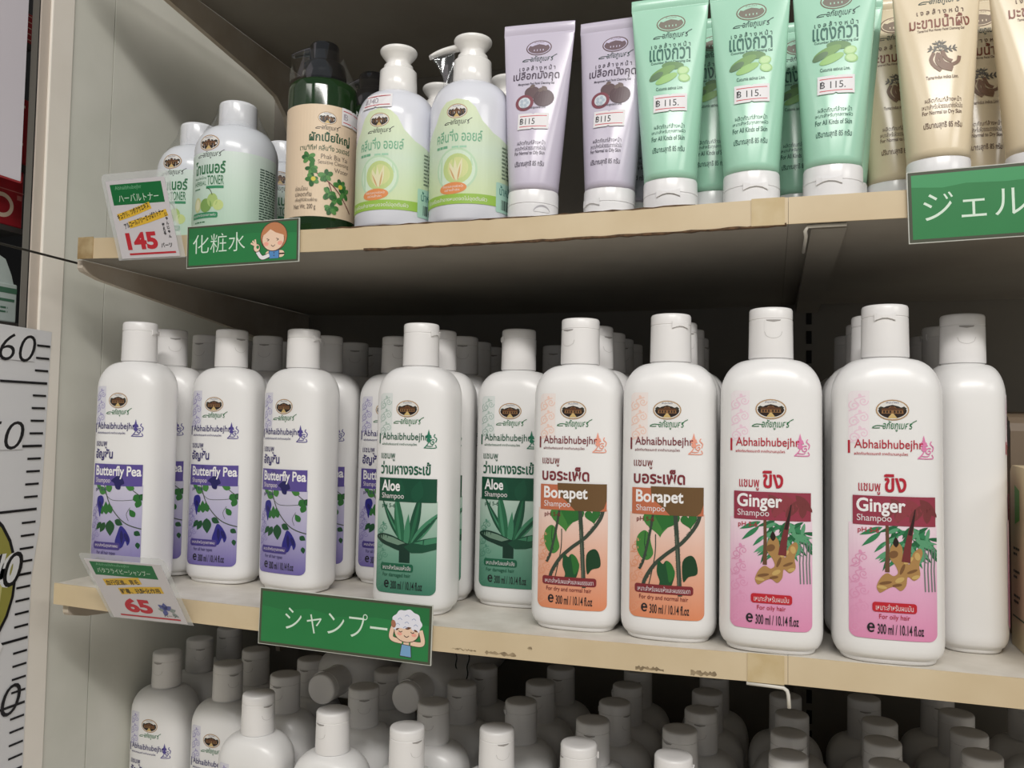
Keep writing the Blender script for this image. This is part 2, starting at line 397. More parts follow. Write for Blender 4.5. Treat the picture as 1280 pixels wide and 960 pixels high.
def hinge_mesh():
    P = [(-.42, .1996), (-.30, .1990), (-.1, .1984), (.1, .1984), (.30, .1990), (.42, .1996), (.42, .1952), (.30, .1958), (.1, .1966), (-.1, .1966), (-.30, .1958), (-.42, .1952)]
    r = .0131; out = []
    for o in (.0, .0009):
        out += [(math.sin(a) * (r + o), -math.cos(a) * (r + o), z) for a, z in P]
    n = len(P); quads = [(0, 1, 10, 11), (1, 2, 9, 10), (2, 3, 8, 9), (3, 4, 7, 8), (4, 5, 6, 7)]
    f = [tuple(i + n for i in q) for q in quads] + [(i, (i + 1) % n, (i + 1) % n + n, i + n) for i in range(n)]
    return mesh('hinge_clip', out, f, [CAPW], None, False)

# colours of the prints
def ink(name, rgb, rough=.4): return mat('ink_' + name, rgb, rough)
G_TAN, G_BRN, G_DK, G_SKY, G_GRN = ink('tan', (176, 142, 102)), ink('brown', (92, 58, 34)), ink('dark_brown', (40, 26, 20)), ink('pale', (226, 224, 220)), ink('signature_green', (20, 112, 62))
def crest(s, cx, cz, w_, h_, mono=None, sig=True, sigm=None):
    a, b = w_ / 2, h_ / 2
    o = mono[0] if mono else G_TAN
    s.ell(cx, cz, a, b, o); s.ell(cx, cz, a * .92, b * .89, G_SKY if not mono else mono[2]); 
    if not mono: s.ell(cx, cz, a * .88, b * .84, G_SKY)
    d = mono[1] if mono else G_DK
    # foliage at the sides and the low building with its path
    pts = [(cx + a * .86 * math.cos(t), cz + b * .80 * math.sin(t)) for t in [PI * 1.02 + k * PI * .96 / 14 for k in range(15)]]
    pts += [(cx + a * .72, cz + b * .34), (cx + a * .52, cz + b * .24), (cx + a * .36, cz + b * .36), (cx, cz + b * .5), (cx - a * .36, cz + b * .36), (cx - a * .52, cz + b * .24), (cx - a * .72, cz + b * .34)]
    s.poly(pts, d)
    if not mono:
        s.polys([[(cx + a * x - a * r, cz + b * z), (cx + a * x, cz + b * z - b * r * 1.2), (cx + a * x + a * r, cz + b * z), (cx + a * x, cz + b * z + b * r * 1.2)] for x, z, r in ((-.76, .16, .10), (-.68, .24, .10), (-.58, .20, .10), (-.70, .08, .12), (.76, .16, .10), (.68, .24, .10), (.58, .18, .10), (.70, .08, .12))], ink('crest_foliage', (52, 50, 38)))
        s.poly([(cx - a * .66, cz - b * .34), (cx + a * .66, cz - b * .34), (cx + a * .62, cz + b * .06), (cx + a * .30, cz + b * .12), (cx + a * .12, cz + b * .34), (cx - a * .12, cz + b * .34), (cx - a * .30, cz + b * .12), (cx - a * .62, cz + b * .06)], ink('crest_building', (142, 104, 66)))
        s.poly([(cx - a * .70, cz - b * .02), (cx - a * .62, cz + b * .16), (cx - a * .2, cz + b * .18), (cx, cz + b * .40), (cx + a * .2, cz + b * .18), (cx + a * .62, cz + b * .16), (cx + a * .70, cz - b * .02)], G_BRN)
        s.polys([[(cx + a * q - a * .05, cz - b * .28), (cx + a * q + a * .05, cz - b * .28), (cx + a * q + a * .05, cz - b * .06), (cx + a * q - a * .05, cz - b * .06)] for q in (-.5, -.32, -.13, .13, .32, .5)], G_DK)
        s.poly([(cx - a * .30, cz - b * .80), (cx + a * .30, cz - b * .80), (cx + a * .06, cz - b * .34), (cx - a * .06, cz - b * .34)], ink('path', (206, 178, 118)))
    else:
        s.polys([[(cx + a * q - .3, cz - b * .42), (cx + a * q + .3, cz - b * .42), (cx + a * q + .3, cz - b * .2), (cx + a * q - .3, cz - b * .2)] for q in (-.35, -.12, .12, .35)], mono[2])
    s.text('สมุนไพร', cx - a * .38, cz + b * .58, a * .76, b * .26, ink('crest_blue', (52, 56, 110)) if not mono else d)
    if sig:
        m = sigm or G_GRN
        s.text('อภัยภูเบศร', cx - a * .62, cz - b * 2.05, a * 1.75, b * 1.0, m, .006, .12)
        s.curve([(cx - a * .45, cz - b * 1.55), (cx - a * .95, cz - b * 1.5), (cx - a * 1.2, cz - b * 1.72), (cx - a * .75, cz - b * 1.72)], .42, m)
        s.curve([(cx + a * 1.05, cz - b * 1.5), (cx + a * 1.2, cz - b * 1.2), (cx + a * 1.45, cz - b * .98)], .42, m)
def damask(s, x0, z0, z1, m, wd=10, bold=.55):
    z = z0; k = 0
    while z < z1:
        s.scroll(x0 + wd * .28, z + 3, 3, m, 1.5, 1, bold, k); s.scroll(x0 + wd * .72, z + 5.5, 2.5, m, 1.4, -1, bold, k + 1)
        s.curve([(x0 + .3, z), (x0 + wd * .5, z + 3), (x0 + wd * .3, z + 6.5), (x0 + wd * .8, z + 8.5)], bold, m)
        s.ell(x0 + wd * .55, z + 8.6, .9, 1.3, m, .4, 10)
        z += 9.2; k += 1
def figure(s, x, z, k, m):
    """small crowned ornament with a curling tail"""
    s.polys([[(x - 1.0 * k, z + 9 * k), (x, z + 13.2 * k), (x + 1.0 * k, z + 9 * k)], [(x - 2.2 * k, z + 7 * k), (x + 2.2 * k, z + 7 * k), (x + 1.5 * k, z + 9.2 * k), (x - 1.5 * k, z + 9.2 * k)]], m)
    s.ell(x, z + 5.6 * k, 1.5 * k, 1.5 * k, m, 0, 12)
    s.curve([(x + .2 * k, z + 4.2 * k), (x - 1.2 * k, z + 2 * k), (x - 3.2 * k, z)], .6 * k, m)
    s.curve([(x - 3.2 * k, z + .2 * k), (x + 4.6 * k, z + .2 * k), (x + 4.4 * k, z + 2.4 * k)], .55 * k, m)
    s.curve([(x - 1.6 * k, z + 1.6 * k), (x + 1.5 * k, z + 1.3 * k), (x + 3 * k, z + 2 * k)], .5 * k, m)
    s.scroll(x + 2.7 * k, z + 4 * k, 2.1 * k, m, 1.3, 1, .6 * k, 1)
    s.curve([(x + 4.6 * k, z + 4 * k), (x + 5.2 * k, z + 6.4 * k), (x + 3.6 * k, z + 8.2 * k), (x + 4.2 * k, z + 9.8 * k)], .6 * k, m)
RX0, RX1 = -22.5, 23.5
K = {
 'pea': dict(dark=(52, 44, 108), rect=(92, 78, 150), low=[(0, (112, 100, 166)), (.45, (176, 170, 204)), (1, (206, 202, 220))], dam=(168, 162, 200), name='อัญชัน', head='Butterfly Pea', note='For all hair types', pill=(74, 62, 132), tx=(52, 44, 100), hw=41, nw=18, fig=(84, 74, 146)),
 'aloe': dict(dark=(14, 88, 62), rect=(16, 74, 52), low=[(0, (66, 126, 102)), (.4, (112, 160, 138)), (1, (186, 206, 194))], dam=(178, 196, 188), name='ว่านหางจระเข้', head='Aloe', note='For damaged hair', pill=(24, 96, 68), tx=(20, 84, 60), hw=15, nw=39, fig=(40, 120, 92)),
 'bora': dict(dark=(122, 44, 52), rect=(192, 110, 78), low=[(0, (222, 138, 98)), (.5, (228, 176, 152)), (1, (236, 212, 202))], dam=(240, 206, 192), name='บอระเพ็ด', head='Borapet', note='For dry and normal hair', pill=(126, 42, 48), tx=(120, 44, 44), hw=29.5, nw=32, fig=(236, 160, 138)),
 'ging': dict(dark=(182, 38, 56), rect=(166, 66, 86), low=[(0, (222, 142, 180)), (.45, (228, 172, 202)), (1, (240, 222, 231))], dam=(238, 208, 222), name='ขิง', head='Ginger', note='For oily hair', pill=(190, 34, 48), tx=(176, 40, 60), hw=25.5, nw=12, fig=(224, 132, 176)),
}
def shampoo_label(k):
    d = K[k]; s = Sheet(); X = lambda t: RX0 + (RX1 - RX0) * t
    dark, tx = ink(k + '_dark', d['dark']), ink(k + '_text', d['tx'])
    s.rect(X(0), 124, X(.24), 154, ink(k + '_damask_ground', tuple(int(.72 * 240 + .28 * c) for c in d['dam'])), 3, 'd')
    damask(s, X(0), 124, 150, ink(k + '_damask', d['dam']), 11, .6)
    crest(s, X(.50), 143, 17.5, 11.8)
    s.rect(X(-.005), 118.2, X(.02), 125.6, dark)
    figure(s, X(.855), 115.8, 1.0, ink(k + '_figure', d['fig']))
    s.text('Abhaibhubejhr', X(.065), 119.6, 36, 6.6, dark, .004)
    s.text('ผลิตภัณฑ์ธรรมชาติ จากตำนานสมุนไพร', X(.065), 116.9, 28, 2.2, dark, .01)
    if k == 'ging':
        s.text('แชมพู', X(.11), 95.0, 11.5, 6.4, tx, .008); s.text('ขิง', X(.40), 96.6, 11.6, 10.2, dark, .022)
    else:
        s.text('แชมพู', X(.05), 106.2, 12, 5.4, tx, .006); s.text(d['name'], X(.05), 97.0, d['nw'], 9.0, dark, .022)
    low = grad('print_' + k, d['low'], .0146, .080)
    s.rect(X(0), 14.6, X(1), 79, low, 4.2, 'ab')
    damask(s, X(.01), 17, 60, ink(k + '_low_damask', tuple(int(.55 * a + .45 * b) for a, b in zip(d['low'][0][1], d['low'][1][1]))), 10, .5)
    L = {n: ink('leaf_' + n, c) for n, c in dict(a=(44, 108, 48), b=(66, 128, 58), c=(28, 78, 44), d=(22, 62, 34), e=(120, 160, 96)).items()}
    if k == 'ging':
        gl = [ink('ginger_leaf_' + q, c) for q, c in (('a', (52, 128, 84)), ('b', (34, 100, 62)), ('c', (92, 156, 116)))]
        rnd = random.Random(3)
        for j in range(3):
            s.leaves([(X(.46) + 1.0 * i + rnd.uniform(-2, 2), 78 - rnd.uniform(0, 16), rnd.uniform(8, 13), 2.2, -rnd.uniform(.15, 2.2) if rnd.random() < .6 else rnd.uniform(-2.9, -2.2), .08) for i in [q % 23 for q in range(j, 66, 3)] if X(.46) + 1.0 * i < X(.98)], gl[j])
        s.leaves([(X(.38), 77, 13, 3.0, -2.75), (X(.36), 74, 13, 2.8, -2.45), (X(.62), 70, 12, 2.6, -2.3)], gl[0])
        for q in (.86, .90, .94, .975): s.stroke([(X(q), 66), (X(q - .01), 54), (X(q), 42)], .7, ink('ginger_stem_grey', (112, 122, 116)))
        s.stroke([(X(.43), 79), (X(.435), 66), (X(.43), 52)], [1.6, 1.9, 2.4], ink('ginger_stem', (104, 72, 50)))
        gb, gd, gy = ink('ginger_body', (172, 132, 80)), ink('ginger_dark', (122, 86, 52)), ink('ginger_light', (200, 168, 104))
        blob = s.blob
        blob([(X(.31), 44), (X(.36), 49), (X(.43), 51.5), (X(.50), 50), (X(.55), 52), (X(.52), 56), (X(.46), 60), (X(.47), 66), (X(.54), 69), (X(.60), 66), (X(.61), 60), (X(.68), 57), (X(.72), 63), (X(.80), 66), (X(.83), 63), (X(.79), 57), (X(.80), 51), (X(.73), 48), (X(.66), 50), (X(.64), 45), (X(.58), 42), (X(.51), 44), (X(.44), 43), (X(.36), 40.5), (X(.33), 41)], gb)
        for e in ((.50, 62, 2.6, 2.0, .5), (.41, 46, 3.4, .9, .2), (.60, 54, 3.2, .9, 1.2), (.71, 53, 3.0, .8, .4), (.54, 45, 2.6, .8, .2)): s.ell(X(e[0]), e[1], e[2], e[3], gd, e[4])
        for e in ((.37, 43.5, 2.6, .9, -.1), (.57, 48, 2.6, 1.3, .5), (.77, 61.5, 1.5, 2.2, .2), (.75, 50, 2.2, 1.0, .3), (.67, 59, 1.2, 3, -.9)): s.ell(X(e[0]), e[1], e[2], e[3], gy, e[4])
        s.leaves([(X(.53), 66, 6, 3, 1.6)], G_DK)
        s.rect(X(.045), 78, X(.985), 94.4, ink('ging_rect', (150, 58, 76)))
        for j, (c0, xx) in enumerate((((126, 60, 62), .45), ((142, 62, 70), .62), ((120, 56, 58), .78))):
            s.leaves([(X(xx - .1), 80, 15, 5, .9), (X(xx + .02), 93, 14, 5, -.8), (X(xx + .1), 79.5, 12, 4.5, 1.5)], ink('ging_rect_leaf_%s' % 'abc'[j], c0))
        s.stroke([(X(.64), 58), (X(.66), 66), (X(.70), 76), (X(.745), 87)], [4.6, 3.6, 2.4, .7], ink('ginger_shoot', (116, 48, 50)))
        s.stroke([(X(.685), 73), (X(.72), 80), (X(.748), 87.5)], [1.9, 1.5, .5], ink('ginger_shoot_tip', (52, 28, 28)))
    elif k == 'aloe':
        A = [ink('aloe_' + q, c) for q, c in (('a', (38, 102, 70)), ('b', (24, 76, 54)), ('c', (66, 132, 98)), ('d', (16, 52, 40)))]
        s.rect(X(.42), 36, X(.60), 50, A[3])
        s.leaves([(X(.52), 48, 38, 4.6, 2.22, -.10)], A[1]); s.leaves([(X(.51), 48.5, 34, 1.2, 2.22, -.10)], A[2])
        s.leaves([(X(.47), 46, 40, 7.2, 1.74, -.03)], A[0]); s.leaves([(X(.46), 46, 38, 2.2, 1.76, -.03)], A[2])
        s.leaves([(X(.57), 46, 42, 7, 1.30, .05)], A[1]); s.leaves([(X(.58), 47, 38, 2.4, 1.30, .05)], A[0])
        s.leaves([(X(.53), 46, 24, 4.6, 1.50)], A[2]); s.leaves([(X(.60), 48, 32, 6, .86)], A[2]); s.leaves([(X(.60), 47.5, 31, 2.6, .84)], A[1])
        s.blob([(X(.0), 53), (X(.12), 55.5), (X(.32), 54), (X(.52), 50), (X(.62), 49), (X(.60), 46), (X(.45), 44), (X(.25), 46.5), (X(.10), 49)], A[3])
        s.poly([(X(.02), 53), (X(.14), 54.6), (X(.32), 53), (X(.52), 49.6), (X(.4), 48), (X(.2), 50)], ink('aloe_under', (112, 142, 122)))
        s.poly([(X(.5), 47), (X(.66), 51), (X(.82), 53), (X(1), 54.5), (X(1), 46), (X(.8), 43.5), (X(.62), 43)], A[1])
        s.poly([(X(.66), 50), (X(.84), 52.6), (X(1), 54.3), (X(1), 50.5), (X(.84), 49)], A[2])
        s.rect(X(.03), 78, X(.99), 94.4, ink('aloe_rect', d['rect'])); 
        s.leaves([(X(.40), 78, 15.6, 8, 1.5)], ink('aloe_rect_leaf', (22, 82, 58))); s.leaves([(X(.66), 78, 16, 9, 1.3)], ink('aloe_rect_leaf', (22, 82, 58)))
    elif k == 'pea':
        V = ink('vine', (74, 84, 70)); F, F2 = ink('pea_flower', (44, 40, 130)), ink('pea_flower_deep', (30, 26, 92))
        s.curve([(X(.30), 78), (X(.40), 66), (X(.55), 57), (X(.75), 50), (X(1), 46)], .8, V)
        s.curve([(X(.32), 72), (X(.45), 67.5), (X(.65), 67), (X(.9), 68)], .35, V); s.curve([(X(.72), 86), (X(.84), 76), (X(1), 70)], .6, V)
        s.curve([(X(.82), 62), (X(.76), 57), (X(.80), 52)], .35, V)
        s.leaves([(X(.33), 72, 9, 6, 2.6), (X(.42), 73, 8, 6, 1.9), (X(.22), 75, 7, 4, 2.4), (X(.88), 76, 8, 5, 2.8)], L['b'])
        s.leaves([(X(.28), 56, 10, 5.5, 1.9), (X(.36), 56, 10, 5.5, 1.65), (X(.46), 57, 8, 5, 1.9), (X(.86), 68, 7, 6, .4), (X(.92), 62, 7, 4.5, 1.2), (X(.90), 55, 7, 4.5, 2.2)], L['a'])
        s.leaves([(X(.34), 50, 9, 5, -2.1), (X(.26), 50, 8, 4, -2.3), (X(.44), 52, 12, 8.5, -1.5), (X(.54), 52, 8, 5, -.4), (X(.96), 72, 7, 5, -.8), (X(.90), 44, 5, 4, -.6), (X(.95), 36, 5, 3, -1.4)], L['c'])
        s.blob([(X(.16), 69), (X(.26), 70), (X(.30), 66), (X(.25), 60), (X(.22), 54), (X(.17), 61), (X(.14), 64)], F); s.leaves([(X(.2), 66, 6, 3, -1.2)], F2)
        s.blob([(X(.66), 48), (X(.76), 45), (X(.84), 38), (X(.80), 33.5), (X(.76), 37), (X(.70), 32), (X(.60), 31.5), (X(.56), 36), (X(.60), 42)], F); s.leaves([(X(.68), 45, 11, 3, -1.5), (X(.74), 43, 8, 3, -1.1)], F2)
        s.rect(X(.03), 78, X(.99), 94.4, ink('pea_rect', d['rect'])); s.leaves([(X(.3), 94, 12, 7, -1.2), (X(.55), 93, 10, 4, -.9)], ink('pea_rect_leaf', (80, 68, 134)))
        s.blob([(X(.58), 86), (X(.66), 84), (X(.70), 80), (X(.64), 78.5), (X(.62), 75.5), (X(.54), 76), (X(.50), 80), (X(.44), 82)], F2)
    else:
        st = ink('bora_stem', (58, 70, 58)); st2 = ink('bora_stem_light', (92, 102, 88))
        def heart(x, z, r, a, m):
            P = [(16 * math.sin(t) ** 3 / 16 * r, (13 * math.cos(t) - 5 * math.cos(2 * t) - 2 * math.cos(3 * t) - math.cos(4 * t)) / 16 * r) for t in [2 * PI * i / 26 for i in range(26)]]
            c, s_ = math.cos(a), math.sin(a); s.poly([(X(x) + p * c - q * s_, z + p * s_ + q * c) for p, q in P], m)
        s.blob([(X(.20), 68), (X(.11), 64), (X(.10), 57), (X(.17), 51), (X(.26), 50), (X(.33), 54), (X(.30), 60), (X(.27), 66)], L['b']); s.stroke([(X(.22), 67), (X(.21), 60), (X(.24), 52)], .5, L['c'])
        heart(.40, 74, 9.5, .1, L['b']); heart(.50, 76, 8, -.3, L['a']); heart(.80, 75, 5, .2, L['a'])
        s.curve([(X(.36), 66), (X(.35), 52), (X(.25), 30)], .6, st)
        def spiky(P, wd, m):
            s.curve(P, wd, m, 26); rnd = random.Random(5); q = []
            for i in range(len(P) - 1):
                for t in [j / 14 for j in range(14)]:
                    x = P[i][0] + (P[i + 1][0] - P[i][0]) * t; z = P[i][1] + (P[i + 1][1] - P[i][1]) * t; sg = rnd.choice((-1, 1)); r = wd * .5
                    q.append([(x + sg * r * .3, z - .4), (x + sg * (r + .55), z), (x + sg * r * .3, z + .4)])
            s.polys(q, m)
        spiky([(X(.33), 80), (X(.28), 66), (X(.20), 50), (X(.14), 44)], 1.5, st)
        spiky([(X(.62), 80), (X(.65), 60), (X(.67), 44), (X(.69), 29)], 2.6, st); s.curve([(X(.63), 66), (X(.66), 48), (X(.67), 32)], .7, st2)
        spiky([(X(.95), 82), (X(.90), 73), (X(.72), 62), (X(.50), 54), (X(.34), 47), (X(.22), 38), (X(.18), 30)], 2.2, st)
        s.blob([(X(.40), 50), (X(.46), 48), (X(.50), 50), (X(.56), 47), (X(.62), 44), (X(.60), 38), (X(.55), 33), (X(.46), 30), (X(.38), 32), (X(.42), 37), (X(.38), 43)], L['c'])
        s.blob([(X(.5), 50), (X(.58), 48), (X(.62), 42), (X(.55), 37), (X(.52), 43)], L['a'])
        s.blob([(X(.72), 50), (X(.82), 54), (X(.89), 51), (X(.91), 43), (X(.80), 41), (X(.73), 38)], L['d'])
        s.rect(X(.03), 78, X(.985), 94.4, ink('bora_rect', d['rect']))
        s.poly([(X(.29), 95.5), (X(.985), 95.5), (X(.985), 85), (X(.95), 80), (X(.9), 78), (X(.55), 78), (X(.42), 84), (X(.30), 88)], ink('bora_rect_leaf', (108, 80, 48)))
    wh = ink('white', (240, 238, 238))
    s.text(d['head'], X(.085), {'aloe': 85.2, 'ging': 83.0, 'pea': 83.2, 'bora': 83.2}[k], d['hw'], {'aloe': 7.8, 'ging': 10.2, 'pea': 10, 'bora': 10}[k], wh, .024)
    s.text('Shampoo', X(.09), 79 , 18 if k != 'pea' else 15, 4.9, ink('soft_white', (222, 214, 216)), .004)
    s.text('pH 5-6', X(.10), 73, 11, 3.6, tx, .008)
    px0, px1 = (X(.26), X(.76)) if k == 'ging' else (X(.08), X(.86)) if k == 'bora' else (X(.1), X(.66))
    s.rect(px0, 29.8, px1, 35.2, ink(k + '_pill', d['pill']), 1.6)
    s.text({'ging': 'เหมาะสำหรับผมมัน', 'bora': 'เหมาะสำหรับผมแห้งและผมธรรมดา', 'aloe': 'เหมาะสำหรับผมแห้งเสีย', 'pea': 'เหมาะสำหรับทุกสภาพผม'}[k], px0 + 1.8, 30.8, px1 - px0 - 3.6, 3.4, ink('soft_white', (222, 214, 216)))
    nw = {'ging': 16, 'bora': 30, 'aloe': 22, 'pea': 18}[k]
    s.text(d['note'], (px0 + px1) / 2 - nw / 2, 25.2, nw, 3.4, tx, .004)
    s.text('℮', X(.17) if k != 'ging' else X(.2), 18.2, 4, 5.2, INK, .03)
    s.text('300 ml / 10.14 fl.oz', (X(.17) if k != 'ging' else X(.2)) + 5.4, 17.6, 24, 5.6, INK, .012)
    def f(x, z, off):
        a, b = body_ab(z); q = min(abs(x) / a, .999)
        return Vector((x, -(b + off) * (1 - q ** 3) ** (1 / 3) - off * .3, z))
    return s.build('printed_label', f, 2.0, clip=(RX0 - .8, RX1 + .02))
BODY, CAPM, TABM, HINM = bottle_body(), bottle_cap(), tab_mesh(), hinge_mesh()
LABELS = {k: shampoo_label(k) for k in K}
def make_bottle(kind):
    r = empty('shampoo_bottle')
    link('body', BODY, r)
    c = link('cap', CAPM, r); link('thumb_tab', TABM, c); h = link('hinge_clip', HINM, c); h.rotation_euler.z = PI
    if kind: 
        o = link('printed_label', LABELS[kind], r)
    return r
PROTO = {}
def place_bottle(kind, x, y, z, label, group, rz=0, cap=0, tilt=None):
    if kind not in PROTO: PROTO[kind] = o = make_bottle(kind)
    else: o = copy_tree(PROTO[kind])
    o.location = (x, y, z); o.rotation_euler = tilt or (0, 0, rz)
    for ch in o.children:
        if ch.name.startswith('cap'): ch.rotation_euler.z = cap
    tag(o, label, 'shampoo bottle', group)
    return o
LN = {'pea': 'violet label', 'aloe': 'green label', 'bora': 'orange label', 'ging': 'pink label'}
ORD = ['front', 'second', 'third', 'fourth', 'fifth', 'sixth']
MG = 'shampoo bottles on the middle shelf'
R = math.radians
MID = [  # kind, file, [(x, y, yaw deg, cap deg)]
 ('pea', 'file beside the side wall', [(-.478, .0014, 0, -75), (-.4905, .0524, 13, 40), (-.4895, .0985, 3, 0), (-.4880, .1440, 0, 20)]),
 ('pea', 'second file from the side wall', [(-.4285, .0505, 0, 70), (-.4280, .1010, 0, 20), (-.4400, .1540, 0, 120)]),
 ('pea', 'third file from the side wall', [(-.3588, .0480, -10, -80), (-.3655, .0970, 12, 160), (-.3720, .1570, 0, 30), (-.3770, .2080, 0, 0)]),
 ('pea', 'half hidden file left of the green labels', [(-.3035, .1050, 0, 30)]),
 ('aloe', 'file above the sign with foam haired girl', [(-.2438, .0196, -2, -100), (-.2480, .0648, 10, 150), (-.2462, .1100, 0, 20), (-.2500, .1550, 0, 0), (-.2540, .2030, 0, 30)]),
 ('aloe', 'recessed file next to the orange labels', [(-.1838, .0664, 0, 110), (-.1870, .1950, 0, 0)]),
 ('bora', 'first orange file from the green labels', [(-.1243, .0146, 0, -28), (-.1232, .0592, 0, 60), (-.1218, .1035, 0, 0), (-.1226, .1490, 0, 30), (-.1220, .1960, 0, 0)]),
 ('bora', 'orange file next to the pink labels', [(-.0628, .0080, 0, -146), (-.0626, .0522, 0, 40), (-.0610, .0960, 0, 0), (-.0622, .1560, 0, 70)]),
 ('ging', 'pink file next to the orange labels', [(-.0008, -.0014, -1, 8), (.0006, .0494, 0, 30)]),
 ('ging', 'pink file before the sideways bottle', [(.0638, -.0010, 2, 172), (.0622, .0472, 0, 30), (.0625, .0920, 0, 0), (.0600, .1700, 0, 20)]),
 ('ging', 'sideways file beside the tan carton', [(.1150, .0500, 92, -92), (.1150, .1165, 92, 10), (.1165, .1810, 0, 30)]),
]
for kind, fl, lst in MID:
    for i, (x, y, a, cp) in enumerate(lst):
        where = ('only bottle of ' if len(lst) == 1 else 'front of ' if i == 0 else ORD[i] + ' back in ') + fl
        place_bottle(kind, x, y, ZM + sag(x) + .0003, 'white bottle with ' + LN[kind] + ', ' + where, MG, R(a), R(cp))
BG = 'shampoo bottles on the bottom shelf'
BOT = [
 ('pea', 'first', [(-.5405, .122, 0), (-.5425, .171, 40), (-.5420, .218, 0)]),
 ('pea', 'second', [(-.4690, .116, 60), (-.4730, .164, 0)]),
 ('pea', 'third', [(-.3980, .059, 70), (-.4060, .110, 0), (-.4095, .159, 0)]),
 ('pea', 'fourth', [(-.3235, .048, -20), (-.3280, .107, 30), (-.3290, .1555, 0)]),
 ('aloe', 'fifth', [(-.2560, .037, 60), (-.2590, .094, 0), (-.2540, .145, 0), (-.2530, .198, 0)]),
 ('aloe', 'sixth', [(-.1930, .057, 40), (-.1935, .120, 110), (-.1915, .172, 0), (-.1855, .221, 0)]),
 ('bora', 'seventh', [(-.1295, .049, -60), (-.1295, .097, 0), (-.1210, .143, 60), (-.1185, .190, 100), (-.1170, .238, 0)]),
 ('bora', 'eighth', [(-.0635, .048, -110), (-.0645, .099, -40), (-.0530, .146, 0), (-.0515, .193, 30), (-.0490, .240, 0)]),
 ('ging', 'ninth', [(.0110, .072, 0), (.0120, .115, 30), (.0150, .158, 0), (.0110, .203, 0)]),
 ('ging', 'tenth', [(.0745, .078, 0), (.0755, .121, 30), (.0785, .164, 0), (.0730, .220, 0)]),
 ('ging', 'eleventh', [(.1385, .119, 0), (.1390, .162, 30), (.1390, .206, 0), (.1330, .250, 0)]),
 ('ging', 'twelfth', [(.2030, .216, 0), (.2010, .262, 0)]),
]
for kind, fl, lst in BOT:
    for i, (x, y, cp) in enumerate(lst):
        place_bottle(kind, x, y, ZB + sag(x) * 0 + .0006 + (sag(x) if x < .009 else 0), 'white capped bottle on bottom shelf, ' + ('front' if i == 0 else ORD[i] + ' back') + ' in ' + fl + ' file from side wall', BG, 0, R(cp))
place_bottle('pea', -.3690, .3120, -.0985, 'white bottle lying cap forward, peeping out below the left half of the shampoo sign', BG, tilt=(PI / 2, 0, 0), cap=.5)
place_bottle('aloe', -.2915, .3160, -.0985, 'white bottle lying cap forward, below the right end of the shampoo sign', BG, tilt=(PI / 2, R(35), 0), cap=.9)
# black twisted ties
for x, y, zz, lab in ((-.2690, .172, -.0700, 'black twisted tie sticking up behind the caps, left one'), (-.2600, .172, -.0690, 'black twisted tie sticking up behind the caps, right one')):
    P = []
    for k in range(40):
        t = k / 39; P.append((x + .0006 * math.cos(22 * t) + .004 * (t - .5) * (1 if 'right' in lab else -1), y + .0006 * math.sin(22 * t), -.1210 + t * .0485))
    tag(link('twist_tie', tube('twist_tie', P, .0006, INK, 6)), lab, 'tie')

# --------------------------------------------------------------------------------------------- upper shelf: round bottles
def round_map(Rr, ang0=0):
    return lambda x, z, o: Vector((math.sin(x / Rr + ang0) * (Rr + o), -math.cos(x / Rr + ang0) * (Rr + o), z))
def shrink_film(name, rings, m, parent):
    v, f = loft(rings, False, False); return link(name, mesh(name, v, f, [m]), parent)
FILM = film('shrink_wrap', .97, .05)
LEAFG = ink('pack_green', (32, 110, 66))
